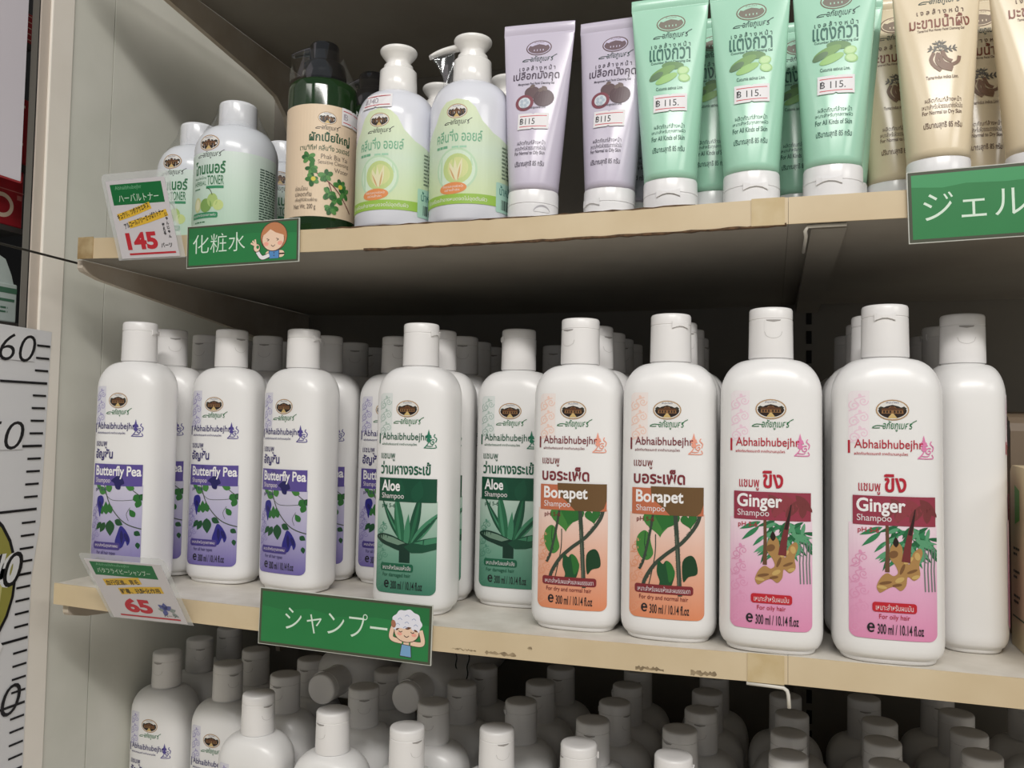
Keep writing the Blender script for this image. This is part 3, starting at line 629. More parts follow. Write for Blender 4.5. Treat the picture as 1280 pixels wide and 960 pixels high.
# toner
def toner_proto():
    r = empty('toner_bottle'); Rr = .0330
    P = [(0, .030), (.0012, .0318), (.004, .033)] + [(.03, .033), (.07, .033), (.0755, .033)]
    for k in range(1, 13):
        t = math.sin(k / 12 * PI / 2); P.append((.0755 + .0245 * t, .0142 + .0188 * math.sqrt(max(0, 1 - t * t))))
    P += [(.1004, .0134), (.103, .0134)]
    v, f = lathe(P, 64); link('body', mesh('toner_body', v, f, [mat('milky_plastic', (222, 226, 232), .22)]), r)
    Q = [(.1008, .0140), (.1008, .0150), (.1030, .0153), (.1034, .0148), (.1055, .0151), (.1190, .0150), (.1206, .0146), (.1212, .0136), (.1206, .0128), (.1206, .004)]
    v, f = lathe(Q, 48); link('cap', sharp(mesh('toner_cap', v, f, [mat('milky_cap', (228, 230, 234), .2)]), 50), r)
    s = Sheet(); g = ink('toner_green', (44, 112, 70))
    s.rect(-30, 3, 62, 73, grad('toner_wash', [(0, (178, 208, 186)), (.6, (200, 222, 206)), (1, (214, 228, 220))], .003, .073), 3)
    crest(s, 0, 80, 19, 12.5, sigm=INK)
    s.text('โทนเนอร์', -15, 55, 30, 11, g, .03); s.text('สมุนไพรไทย', -15, 50.5, 14, 3, g); s.text('HERBAL', -15, 46.3, 14, 3.4, g); s.text('TONER', 0, 46.2, 14, 7.5, g, .012)
    s.rect(-1, 43.2, 14, 45.4, ink('toner_bar', (54, 140, 96))); s.lines(-15, 43.2, 13, 2, 1, g, 4, 4)
    for e in ((-10, 31, 4.2, 6, (206, 208, 150)), (-1, 30, 5.5, 5.5, (128, 164, 86)), (5, 34, 4.6, 5.4, (170, 196, 118)), (10, 30, 4.2, 4.2, (196, 212, 138))): s.ell(e[0], e[1], e[2], e[3], ink('fruit_%d' % e[0], e[4]))
    s.ell(-10, 31, 2.6, 4.4, ink('fruit_core', (226, 226, 190))); s.curve([(5, 38), (3, 42), (0, 44)], .6, ink('fruit_stalk', (70, 78, 46)))
    s.rect(-17, 20, 10, 24.5, ink('toner_bar', (54, 140, 96)), 1.4); s.text('เหมาะสำหรับทุกสภาพผิว', -15.6, 20.8, 24, 2.8, G_SKY)
    s.lines(-13, 16.5, 18, 2, 1, g, 8, 6); s.text('250 ml. 8 FL.OZ.', -16, 7.5, 24, 5, g)
    s.lines(42, 62, 19, 2.1, 24, ink('small_print', (70, 92, 82)), 5, 4)
    s.build('printed_label', round_map(Rr), 2.5, r)
    shrink_film('shrink_film', [ring(z, q, q, 2, 40) for z, q in ((.0955, .0262), (.102, .0222), (.110, .0178), (.1185, .0158))], FILM, r)
    return r
tp = toner_proto()
TG = 'toner bottles at the left of the upper shelf'
for i, (x, y, lab, rz) in enumerate(((-.4213, .0392, 'milky green toner bottle with short white cap, frontmost of three by the side wall', -4), (-.4895, .0760, 'milky green toner bottle half hidden behind the price card', 0), (-.4400, .1340, 'milky green toner bottle in the shade behind the front toner', 30))):
    o = tp if i == 0 else copy_tree(tp); o.location = (x, y, ZU + sag(x) + .0006); o.rotation_euler.z = R(rz); tag(o, lab, 'toner bottle', TG)
# price stickers
def sticker(s, x, z, wd, h, txt, m_red=ink('sticker_red', (196, 60, 72)), ink_=INK, rot=0):
    s.poly([(x, z), (x + wd * .44, z), (x + wd * .5, z + h * .07), (x + wd * .56, z), (x + wd, z), (x + wd, z + h), (x + wd * .56, z + h), (x + wd * .5, z + h * .93), (x + wd * .44, z + h), (x, z + h)], PAPER)
    s.rect(x + wd * .06, z + h * .14, x + wd * .94, z + h * .19, m_red); s.rect(x + wd * .06, z + h * .80, x + wd * .94, z + h * .85, m_red)
    s.text(txt, x + wd * .07, z + h * .27, wd * (.12 + .115 * len(txt)) * .85, h * .45, ink_, .005)
# herbal water with black pump
def water_proto(front=True):
    r = empty('pump_bottle'); Rr = .0262
    P = [(0, .024), (.001, .0256), (.003, .0262), (.06, .0262), (.112, .0258), (.1165, .0252), (.1185, .0235), (.1192, .019), (.121, .0165)]
    v, f = lathe(P, 64); link('body', mesh('green_body', v, f, [mat('green_bottle_plastic', (30, 56, 28), .1, trans=.15)]), r)
    Q = [(.1186, .0180), (.1192, .0182), (.1200, .0178), (.128, .0166), (.1355, .0156), (.137, .0140), (.1375, .0120), (.138, .0116), (.1500, .0112), (.1518, .0104), (.1522, .0088), (.1522, .003)]
    v, f = lathe(Q, 48); p = link('pump', sharp(mesh('black_pump', v, f, [BLACKP]), 50), r)
    rr = []
    for t in range(9):
        q = t / 8; x = -.004 - .0215 * q; h = .0042 - .0026 * q; wd = .0068 - .0040 * q; zc = .1488 - .0006 * q - .0030 * q * q
        rr.append([(x, wd * math.cos(a), zc + h * math.sin(a)) for a in [2 * PI * k / 14 for k in range(14)]])
    v, f = loft(rr); n = link('nozzle', mesh('nozzle', v, f, [BLACKP]), p); 
    s = Sheet(); cream = ink('cream_label', (226, 204, 176), .5); dg = ink('water_green', (30, 78, 48)); br = ink('water_text', (96, 84, 74))
    s.rect(-42, 13.5, 42, 97, cream, .8)
    crest(s, 2, 87, 14, 9.6, sigm=INK)
    s.text('ผักเบี้ยใหญ่', -11, 68, 32, 8.8, dg, .03); s.text('เซนซิทีฟ คลีนซิ่ง วอเตอร์', -18, 62.5, 39, 4.6, dg, .012)
    s.text('Phak Bia Yai', -2, 56.4, 21, 3.6, br); s.text('Sensitive Cleansing', -4, 51.6, 24, 4, br); s.text('Water', 8, 47, 12, 3.4, br)
    lf = [ink('purslane_' + q, c) for q, c in (('a', (58, 118, 54)), ('b', (40, 94, 44)), ('c', (84, 140, 72)))]
    s.curve([(-10, 58), (-8, 50), (-3, 44), (6, 38), (14, 30), (23, 19)], .9, ink('purslane_stem', (116, 62, 58))); s.curve([(4, 39), (7, 30), (8, 18)], .8, ink('purslane_stem', (116, 62, 58)))
    rnd = random.Random(11)
    for (cx, cz, n) in ((-11, 57, 5), (-9, 49, 5), (-8, 41, 6), (2, 44, 6), (13, 38, 6), (4, 31, 6), (17, 33, 5), (10, 27, 5), (6, 20, 6)):
        for k in range(n):
            a = 2 * PI * k / n + rnd.random(); l = rnd.uniform(2.2, 3.0); s.ell(cx + l * 1.05 * math.cos(a), cz + l * 1.05 * math.sin(a), l, l * .68, lf[(k + n) % 3], a, 14)
    for cx, cz in ((-7, 41), (13, 37)): s.ell(cx, cz, 1.7, 1.7, ink('purslane_flower', (214, 198, 74)))
    for k, t in enumerate(('อ่อนโยน', 'ปลอดภัย', 'เพื่อผู้ที่มีผิวแพ้ง่าย')): s.text(t, -21, 32.5 - 4.4 * k, (10, 13, 17)[k], 3.4, br)
    s.text('Net Wt. 200 g', -22, 18, 17, 4.4, br)
    s.build('printed_label', round_map(Rr), 2.5, r)
    q = Sheet(); sticker(q, 13, 84, 21, 13, '฿', ink('sticker_red', (196, 60, 72)), ink('faded_ink', (176, 170, 178)))
    q.build('price_sticker', round_map(Rr + .0006), 2.0, r)
    if front:
        rr = []
        for z, xl, rad in ((.1192, -.0, .0252), (.127, -.004, .0222), (.136, -.008, .0178), (.1440, -.0115, .0142)):
            g = ring(z, rad, rad, 2, 36); rr.append([(x - (max(0, -x) / rad) * (-xl) , y, zz) for x, y, zz in g])
        shrink_film('shrink_film', rr, FILM, r)
    return r
wp = water_proto(); wp.location = (-.3290, .0172, ZU + sag(-.329) + .0006); wp.rotation_euler.z = R(34)
tag(wp, 'dark green pump bottle with cream plant label, in front beside the lotion sign', 'pump bottle', 'dark pump bottles')
for ch in wp.children:
    if ch.name.startswith(('pump', 'shrink_film')): ch.rotation_euler.z = R(-24)
w2 = copy_tree(wp); w2.location = (-.3180, .0760, ZU + sag(-.318) + .0006); w2.rotation_euler.z = R(20); w2['label'] = 'dark green pump bottle mostly hidden behind the cream labelled one'
# cleansing oil with white pump
def oil_proto():
    r = empty('oil_bottle'); Rr = .0290
    P = [(0, .0265), (.001, .0281), (.003, .029), (.04, .029), (.0800, .029)]
    for k in range(1, 13):
        t = math.sin(k / 12 * PI / 2); P.append((.0800 + .0222 * t, .0142 + .0148 * math.sqrt(max(0, 1 - t * t))))
    P += [(.1026, .0125), (.104, .0125)]
    v, f = lathe(P, 64); link('body', mesh('oil_body', v, f, [mat('pearl_plastic', (224, 226, 234), .2)]), r)
    Q = [(.1032, .0128), (.1034, .0137), (.1040, .0139), (.1205, .0134), (.1213, .0126), (.1214, .0108), (.1250, .0106), (.1254, .0090), (.1262, .0085), (.1290, .0092), (.1325, .0120), (.1345, .0134), (.1360, .0136), (.1368, .0132), (.1366, .011), (.1362, .003)]
    v, f = lathe(Q, 48); p = link('pump', sharp(mesh('white_pump', v, f, [mat('white_pump_plastic', (236, 234, 230), .22)]), 50), r)
    rr = []
    for t in range(9):
        q = t / 8; x = -.008 - .0235 * q; h = .0026 - .0010 * q; wd = .0036 - .0012 * q; zc = .1325 - .0020 * q - .0040 * q ** 3
        rr.append([(x, wd * math.cos(a), zc + h * math.sin(a)) for a in [2 * PI * k / 14 for k in range(14)]])
    v, f = loft(rr); link('nozzle', mesh('nozzle', v, f, [MATS['white_pump_plastic']]), p)
    s = Sheet(); lg = grad('oil_wash', [(0, (206, 222, 174)), (.45, (204, 222, 200)), (1, (214, 226, 186))], .018, .085); g2 = ink('oil_green', (112, 172, 136))
    P2 = [(-36, 12), (58, 12), (58, 54), (40, 57), (26, 62), (18, 69), (13, 78), (8, 82.5), (0, 84), (-8, 82.5), (-13, 78), (-18, 69), (-26, 62), (-36, 58)]
    s.poly(P2, lg)
    crest(s, 0, 75.5, 15, 10, sigm=INK)
    s.text('คลีนซิ่ง ออยล์', -16, 54.5, 34, 8.6, g2, .012); s.lines(-16, 50.4, 12, 4, 1, g2, 7, 3); s.lines(-3, 50.2, 18, 3, 1, ink('oil_soft', (160, 206, 176)), 2, 4)
    s.ell(0, 35.5, 15, 15, ink('oil_ring', (186, 216, 182))); s.ell(0, 35.5, 13.6, 13.6, ink('oil_ring_pale', (208, 228, 204))); s.ell(1, 36, 10.4, 10.4, ink('oil_disc', (190, 208, 138))); s.ell(1.5, 36.5, 7.4, 7.4, ink('oil_disc_pale', (208, 214, 150)))
    s.leaves([(0, 27.5, 14, 3.6, 1.9), (1, 27.5, 16, 3.6, 1.35), (0, 27.5, 15, 3.0, 1.6)], ink('grain', (226, 222, 184))); s.leaves([(0, 27.5, 11, 1.2, 2.0), (1.5, 27.5, 12, 1.2, 1.4)], ink('grain_rust', (206, 166, 116)))
    s.ell(-2, 22.8, 10, 4.0, ink('oil_orange', (222, 142, 84)), .06); s.text('ทำความสะอาดผิวหน้า', -9.5, 23.2, 15, 1.9, G_SKY); s.text('อย่างล้ำลึก', -8, 20.8, 11, 1.8, G_SKY)
    s.rect(-36, 12, 30, 18.8, ink('oil_band', (150, 190, 76)), .3); s.text('เช็ดเครื่องสำอางหมดจดไม่อุดตันผิว', -26, 13.3, 48, 3.8, G_SKY)
    s.rect(29, 8.5, 56, 29, ink('oil_teal', (174, 212, 196)), 1); s.text('น้ำหนัก', 32, 20.5, 14, 7, ink('oil_teal_text', (60, 118, 112)), .01)
    s.polys([[(34 + 1.35 * k, 10.5), (34 + 1.35 * k + (.5 + .5 * (k * 7 % 3) / 2), 10.5), (34 + 1.35 * k + (.5 + .5 * (k * 7 % 3) / 2), 17.5), (34 + 1.35 * k, 17.5)] for k in range(13)], INK)
    s.lines(34, 53, 22, 2.6, 9, ink('fine_print', (120, 138, 118)), 9, 4)
    s.build('printed_label', round_map(Rr), 2.5, r)
    return r
op = oil_proto()
OG = 'white pump oil bottles'
for i, (x, y, rz, pz, lab) in enumerate(((-.2622, .0090, 0, -64, 'white pump oil bottle bearing a price sticker on its shoulder, beside the green bottle'), (-.2035, .0072, 0, 8, 'white pump oil bottle with spout turned left, beside the purple tubes'), (-.2590, .0790, 0, -66, 'white pump oil bottle in the gap behind the two front oil bottles'), (-.2000, .0780, 0, -75, 'white pump oil bottle behind the spouted one, next to the purple tube'))):
    o = op if i == 0 else copy_tree(op); o.location = (x, y, ZU + sag(x) + .0006); o.rotation_euler.z = R(rz); tag(o, lab, 'pump bottle', OG)
    for ch in o.children:
        if ch.name.startswith('pump'): ch.rotation_euler.z = R(pz)
    if i == 1: oil_spout = o
q = Sheet(); sticker(q, -15, 84.5, 24, 11, '฿340', ink('sticker_red', (196, 60, 72)), ink('faded_ink', (140, 136, 160)))
def shoulder_map(x, z, o):
    t = min(max((z - .08) / .0222, 0), .98); Rr = .0142 + .0148 * math.sqrt(1 - t * t)
    return Vector((math.sin(x / .029) * (Rr + o + .0007), -math.cos(x / .029) * (Rr + o + .0007), z))
q.build('price_sticker', shoulder_map, 1.2, op, base=.1)
# the clear wrap hanging from the spout
fv = []; ff = []; nn = 10
for k in range(nn + 1):
    t = k / nn; xt = -.0315 + .019 * t; zt_ = .1270 + .0030 * t; xb = -.0225 + .010 * t; zb_ = .0925 + .007 * t
    for j in range(nn + 1):
        u = j / nn; bow = .006 * math.sin(PI * u) * (1 - t); fv.append((xt + (xb - xt) * u + bow, (-.003 + .002 * math.sin(5 * u + 3 * t)) * (1 - .3 * t), zt_ + (zb_ - zt_) * u))
for k in range(nn):
    for j in range(nn): a = k * (nn + 1) + j; ff.append((a, a + 1, a + nn + 2, a + nn + 1))
fm = mesh('clear_wrap', fv, ff, [film('loose_wrap', .90, .10)])
o = link('clear_wrap', fm, oil_spout); o.rotation_euler.z = R(8)
md = o.modifiers.new('thickness', 'SOLIDIFY'); md.thickness = .00015

# --------------------------------------------------------------------------------------------- upper shelf: tubes
def tube_ab(z, H):
    z0 = .0205; zc = H - .0075
    if z >= zc: return .0247 + .0002, .0009
    s = max(0, (z - z0) / (zc - z0))
    return .0166 + (.0247 - .0166) * s ** .95, .0166 * (1 - s ** 1.35) + .0009
CAPT = mat('tube_cap_plastic', (236, 235, 236), .25)
def tube_cap():
    v, f = lathe([(0, .0160), (.0005, .0170), (.0100, .01725), (.0102, .0168), (.0108, .0168), (.0110, .01725), (.0195, .0171), (.0204, .0168), (.0206, .0160), (.0206, .005)], 56)
    return sharp(mesh('tube_cap', v, f, [CAPT]), 50)
def notch_mesh():
    s = Sheet(); r = .01725
    P = [(-6 + 12 * k / 12, 5.6 + 3.9 * math.sin(PI * k / 12) ** .6) for k in range(13)] + [(5.6, 5.2), (0, 4.8), (-5.6, 5.2)]
    s.poly(P, mat('notch_shade', (176, 173, 178), .45)); s.poly([(x * .94, 4.9 + (z - 5.2) * .72) for x, z in P], CAPT)  # grey crescent paints the shade of a scooped notch onto the cap wall
    return s.build('thumb_notch', lambda x, z, o: Vector((math.sin(x / r) * (r + o), -math.cos(x / r) * (r + o), z)), 1.0, base=.06, lay=.05)
def bow_mesh():
    r = .01725; P = [(-.42, .0128), (-.2, .0116), (.0, .0112), (.2, .0116), (.42, .0128), (.42, .0080), (.2, .0094), (0, .0099), (-.2, .0094), (-.42, .0080)]; out = []
    for o in (0, .001): out += [(math.sin(a) * (r + o), -math.cos(a) * (r + o), z) for a, z in P]
    f = [(10, 11, 18, 19), (11, 12, 17, 18), (12, 13, 16, 17), (13, 14, 15, 16)] + [(i, (i + 1) % 10, (i + 1) % 10 + 10, i + 10) for i in range(10)]
    return mesh('hinge_clip', out, f, [CAPT], None, False)
TCAP, TNOT, TBOW = tube_cap(), notch_mesh(), bow_mesh()
T = {
 'mang': dict(col=(204, 197, 214), H=.1392, big='เปลือกมังคุด', eng='Mangosteen Peel Facial Cleansing Gel', lat='Garcinia mangostana Linn.', use='For Normal to Oily Skin', tx=(62, 54, 70), bigc=(70, 56, 74), crest=((96, 72, 72), (112, 92, 100), (204, 196, 220))),
 'cuke': dict(col=(170, 218, 194), H=.1445, big='แตงกวา', eng='Cucumber Facial Cleansing Gel', lat='Cucumis sativus Linn.', use='For All Kinds of Skin', tx=(36, 84, 72), bigc=(38, 98, 84), crest=((120, 104, 88), (122, 116, 104), (170, 218, 194))),
 'tama': dict(col=(228, 212, 182), H=.1445, big='มะขามน้ำผึ้ง', eng='Tamarind Plus Honey Facial Cleansing Gel', lat='Tamarindus indica Linn.', use='For Normal to Dry Skin', tx=(92, 62, 46), bigc=(128, 66, 44), crest=((120, 90, 66), (124, 104, 84), (228, 212, 182))),
}
def tube_proto(k):
    d = T[k]; H = d['H']; r = empty('cosmetic_tube'); q = H / .1445
    m = mat('tube_' + k, d['col'], .24)
    R_ = []
    for i in range(25):
        z = .0200 + (H - .0085 - .0200) * i / 24; a, b = tube_ab(z, H); R_.append(ring(z, a, b, 2 + .6 * i / 24, 56))
    a, b = .0249, .0009
    for z, bb in ((H - .0075, .0009), (H - .0072, .0006), (H - .0068, .0009), (H - .0008, .0009), (H, .0006)): R_.append(ring(z, a, bb, 3, 56))
    v, f = loft(R_); link('body', mesh('tube_body', v, f, [m]), r)
    c = link('cap', TCAP, r); link('thumb_notch', TNOT, c); h = link('hinge_clip', TBOW, c); h.rotation_euler.z = PI
    s = Sheet(); tx, bg = ink(k + '_tube_text', d['tx']), ink(k + '_tube_name', d['bigc']); mono = [ink(k + '_crest_%d' % i, c_) for i, c_ in enumerate(d['crest'])]
    Z = lambda z: z * q
    crest(s, 1, Z(125.5), 18.5 * q, 11.6 * q, mono, True, ink('sig_' + k, (28, 60, 58)))
    gel = 'เจลล้างหน้า'
    s.text('เ จ ล ล้ า ง ห น้ า', -11.5, Z(108.2), 25, 3.6, tx, .012)
    s.text(d['big'], -15.5 if k != 'cuke' else -12.5, Z(99.3), 32 if k != 'cuke' else 26, 8.4 * q, bg, .012)
    s.text(d['eng'], -11.5, Z(96.6), 25, 2.1, tx, .01)
    if k == 'mang':
        for e in ((-1, 91, 5.4, 4.4, (96, 74, 78)), (7, 86.5, 7, 6.2, (84, 62, 68)), (-6, 83.5, 6.4, 5.8, (128, 66, 78)), (-6, 83.5, 4.2, 3.9, (206, 214, 220))): s.ell(e[0], Z(e[1]), e[2], e[3], ink('mangosteen_%d%d' % (int(e[0]), int(e[2])), e[4]))
        s.leaves([(3, Z(91.5), 5, 3, .6), (9, Z(92), 5, 3, 2.4), (-3, Z(95), 4, 2.4, .4)], ink('mangosteen_cap', (110, 92, 88)))
        for a in range(5): s.ell(-6 + 2.2 * math.cos(a * 1.26), Z(83.5) + 2 * math.sin(a * 1.26), 1.2, 1.2, ink('mangosteen_seg', (176, 190, 202)), 0, 10)
    elif k == 'cuke':
        for e in ((2.5, 95, 7, 2.7, -.08, (98, 140, 84)), (-4, 91, 8.6, 3.0, .42, (116, 158, 88)), (-8, 88.5, 5, 2.2, .5, (96, 128, 92)), (-1.5, 86.3, 7.4, 2.6, .4, (150, 196, 116)), (9, 91, 3.8, 2.9, .2, (160, 204, 134)), (9.6, 86, 3.8, 2.9, -.2, (154, 200, 128)), (9, 91.2, 2.9, 2.1, .2, (186, 220, 160)), (9.6, 86.2, 2.9, 2.1, -.2, (186, 220, 160))): s.ell(e[0], e[1], e[2], e[3], ink('cucumber_%d' % (e[5][0]), e[5]), e[4])
    else:
        sg, br = ink('tamarind_leaf', (96, 92, 84)), ink('tamarind_pod', (124, 92, 70))
        for a, l in ((.15, 4), (.75, 2), (1.35, 3), (1.9, 3), (2.8, 3)): s.leaves([(0 + 2.3 * j * math.cos(a), 84 + 2.3 * j * math.sin(a), 2.9, 1.1, a + sgn * .9) for j in range(1, l) for sgn in (-1, 1)], sg); s.stroke([(0, 84), (2.3 * l * math.cos(a), 84 + 2.3 * l * math.sin(a))], .35, sg)
        for P in ([(-3.4, 83), (-5, 79), (-3.5, 75), (0, 71.5)], [(-1, 83), (-2, 78), (1, 73.5), (6, 71.5)], [(1, 84), (3, 79), (6, 77)], [(0, 82), (1, 77), (5, 75), (9, 76.5), (10, 80)], [(0, 80), (1, 76), (3, 73.8), (6.5, 73.6)]): s.curve(P, 2.0, br)
    s.text(d['lat'], -8, Z(78.4) if k != 'tama' else 66.5, 17, 2.2, tx, .008)
    s2 = Sheet()
    s2.text('ผลิตภัณฑ์ล้างหน้า', -9, Z(52.2), 19, 3.2, tx); s2.text('เหมาะสำหรับทุกสภาพผิว' if k == 'cuke' else 'เหมาะสำหรับผิวธรรมดาถึงผิวมัน', -10.5, Z(48.3), 21, 3.2, tx); s2.text(d['use'], -10.5, Z(44.2), 20.5, 3.2, tx, .012)
    s2.text('ปริมาณสุทธิ 85 กรัม', -10, Z(35.5), 20, 5, tx, .012)
    def f(x, z, off):
        a, b = tube_ab(z, H); w_ = min(abs(x) / a, .999); n = 2 + .6 * min(1, max(0, (z - .02) / (H - .0285)))
        return Vector((x, -b * (1 - w_ ** n) ** (1 / n) - off, z))
    s.build('printed_label', f, 1.6, r, base=.18); s2.build('usage_print', f, 1.6, r, base=.18)
    if k != 'tama':
        st = Sheet(); sticker(st, -9.5, Z(63.5), 21, 11.6 * q, '฿ 115.' if k == 'cuke' else '฿115'); st.build('price_sticker', lambda x, z, o: f(x, z, o + .0005), 1.6, r, base=.2)
    return r
TP = {k: tube_proto(k) for k in T}; USED = set()
def place_tube(k, x, y, label, cap=0, rz=0, lean=0, back=0, sticker_=True):
    o = TP[k] if k not in USED else copy_tree(TP[k]); USED.add(k)
    o.location = (x, y, ZU + sag(x) + .0006 + .0165 * abs(math.sin(R(lean))) + .0165 * abs(math.sin(R(back)))); o.rotation_euler = (R(back), R(lean), R(rz))
    for ch in list(o.children):
        if ch.name.startswith('cap'): ch.rotation_euler.z = R(cap)
        if not sticker_ and ch.name.startswith('price_sticker'): bpy.data.objects.remove(ch)
    tag(o, label, 'tube', {'mang': 'purple tubes', 'cuke': 'green tubes', 'tama': 'beige tubes'}[k])
place_tube('mang', -.1555, .0005, 'pale purple tube standing next to the white pump bottles', 35, 2, 1.2)
place_tube('mang', -.1050, .0100, 'pale purple tube set against the first green tube', 150, -4, 1.5)
place_tube('mang', -.0955, .0500, 'pale purple tube mostly hidden, behind the gap beside the first green tube', 90, 4, 0, 0, False)
place_tube('cuke', -.0628, .0005, 'mint green tube with sticker, nearest the purple tubes', 180, 2, -.6)
place_tube('cuke', -.0125, .0005, 'mint green tube with sticker, between two other front green tubes', 190, 0, -.6)
place_tube('cuke', .0350, .0005, 'mint green tube with sticker, nearest the beige tubes', 172, -2, .6)
place_tube('cuke', -.0390, .0370, 'mint green tube seen in the gap behind the first and second green tubes', 180, 0, 0, 0, False)
place_tube('cuke', .0160, .0600, 'mint green tube seen in the gap behind the second and third, nearest of three', 180, 0, 0, 0, False)
place_tube('cuke', .0175, .0950, 'mint green tube seen in the gap behind the second and third, middle of three', 180, 0, 0, 0, False)
place_tube('cuke', .0190, .1300, 'mint green tube seen in the gap behind the second and third, deepest of three', 180, 0, 0, 0, False)
place_tube('cuke', .0410, .0380, 'mint green tube close behind the one nearest the beige tubes', 180, 0, 1.0, 0, False)
place_tube('tama', .0934, .0005, 'beige tube above the left end of the gel sign', 0, 1, -.3)
place_tube('tama', .0760, .0440, 'beige tube in shade between the green and the front beige tubes', 0, 2, -.5)
place_tube('tama', .1250, .0480, 'beige tube in shade between the two front beige tubes', 0, 0, 0)
place_tube('tama', .1460, .0005, 'beige tube cut by the right picture edge above the gel sign', 0, 4, -1)
# small white jars in the dark behind the purple tubes
for x, y, lab in ((-.1240, .0950, 'small pale bottle in the dark between the purple tubes'), (-.1180, .1600, 'small pale bottle deep in the dark behind the purple tubes')):
    r = empty('serum_bottle', (x, y, ZU + sag(x) + .0005), lab, 'bottle', 'small bottles behind the purple tubes')
    v, f = lathe([(0, .014), (.001, .015), (.040, .015), (.046, .0135), (.049, .0088), (.052, .0085)], 32); link('body', mesh('serum_body', v, f, [mat('milky_plastic', (222, 226, 232), .22)]), r)
    v, f = lathe([(.0505, .0085), (.0506, .0098), (.064, .0095), (.065, .0085)], 32); link('cap', mesh('serum_cap', v, f, [CAPW]), r)

# --------------------------------------------------------------------------------------------- signs
SGN = mat('sign_green', (42, 132, 72), .42, noise=(36, 120, 64), scale=9)
SGN2 = mat('sign_green_deep', (36, 114, 62), .42)  # darker green for the wavy-edged band along the sign tops
SLV = mat('sign_sleeve_border', (74, 78, 62), .35); RIM = mat('sleeve_rim', (206, 208, 200), .3)
CHALK = ink('chalk_white', (214, 232, 216))
SKIN, LINE, ROSE = ink('cartoon_skin', (238, 206, 180)), ink('cartoon_line', (70, 50, 44)), ink('cartoon_cheek', (240, 168, 150))
def sign(name, loc, rot, wd, h, draw, label, cat='sign', group='green shelf signs'):
    r = empty(name, loc, label, cat, group); r.rotation_euler = rot
    link('clear_sleeve', boxes('clear_sleeve', [(0, wd / 1000, .0002, .0012, 0, h / 1000)], [RIM]), r)
    s = Sheet(); draw(s); s.build('printed_sheet', flat, 0, r, base=0, lay=.012)
    return r
def base_green(s, wd, h, bd=2.2):
    s.rect(.5, .5, wd - .5, h - .5, SLV); s.rect(bd, bd, wd - bd, h - bd, SGN)
def d_shampoo(s):
    base_green(s, 131, 39)
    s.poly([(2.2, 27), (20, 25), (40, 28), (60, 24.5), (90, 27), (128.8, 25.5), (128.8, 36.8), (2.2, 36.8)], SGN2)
    s.text('シャンプー', 21, 11.5, 78, 17, CHALK, -.006)
    cx, cz = 113, 20
    s.curve([(cx - 3, 13.5), (cx - 11, 15.5), (cx - 9, 25)], 3.6, LINE); s.curve([(cx - 3, 13.5), (cx - 11, 15.5), (cx - 9, 25)], 2.9, SKIN)
    s.curve([(cx + 3, 13), (cx + 11.5, 13.5), (cx + 10, 22)], 3.6, LINE); s.curve([(cx + 3, 13), (cx + 11.5, 13.5), (cx + 10, 22)], 2.9, SKIN)
    s.rect(cx - 2, 11, cx + 2, 16, SKIN); s.ell(cx, cz, 9.2, 7.0, LINE); s.ell(cx, cz, 8.7, 6.5, SKIN)
    s.ell(cx - 5, cz - 1.6, 1.8, 1.1, ROSE); s.ell(cx + 5.4, cz - 1.6, 1.8, 1.1, ROSE)
    s.curve([(cx - 1.8, cz - 2.4), (cx, cz - 3.4), (cx + 1.8, cz - 2.4)], .5, LINE)
    for q in (-4.4, 4.2): s.curve([(cx + q - 1.3, cz + .3), (cx + q, cz - .4), (cx + q + 1.3, cz + .3)], .5, LINE)
    fo = ink('foam', (232, 232, 242)); n = 34
    s.poly([(cx + (10.6 + .5 * math.cos(9 * t)) * math.cos(t), max(25.6 + (8.9 + .45 * math.cos(9 * t)) * math.sin(t), 22.6 + .5 * math.cos(9 * t) - .03 * (12 * math.cos(t)) ** 2)) for t in [2 * PI * k / 72 for k in range(72)]], fo)
    s.leaves([(cx - 1, 22.0, 4.6, 1.6, .25), (cx + 5, 21.8, 3.4, 1.3, -.3), (cx - 8, 20.6, 3, 1.2, .5)], ink('cartoon_hair', (104, 66, 46)))
    fb = ink('foam_curl', (160, 172, 204))
    for a, b in ((-5, 28), (0, 30.5), (5, 28.5), (-6.5, 24.5), (6.5, 24.8), (0, 26), (-1, 22.8)): s.curve([(cx + a - 1.5, b - .4), (cx + a, b + .6), (cx + a + 1.5, b - .4)], .4, fb)
    s.ell(cx - 9.6, 24.5, 1.7, 2.6, ink('cartoon_hand', (168, 112, 88)), .2)
    s.poly([(cx - 3.4, 12), (cx + 3.6, 11.6), (cx + 4.2, 3.6), (cx - 4.4, 4)], LINE); s.poly([(cx - 3, 11.6), (cx + 3.2, 11.2), (cx + 3.8, 4), (cx - 4, 4.4)], ink('cartoon_blue', (122, 166, 206)))
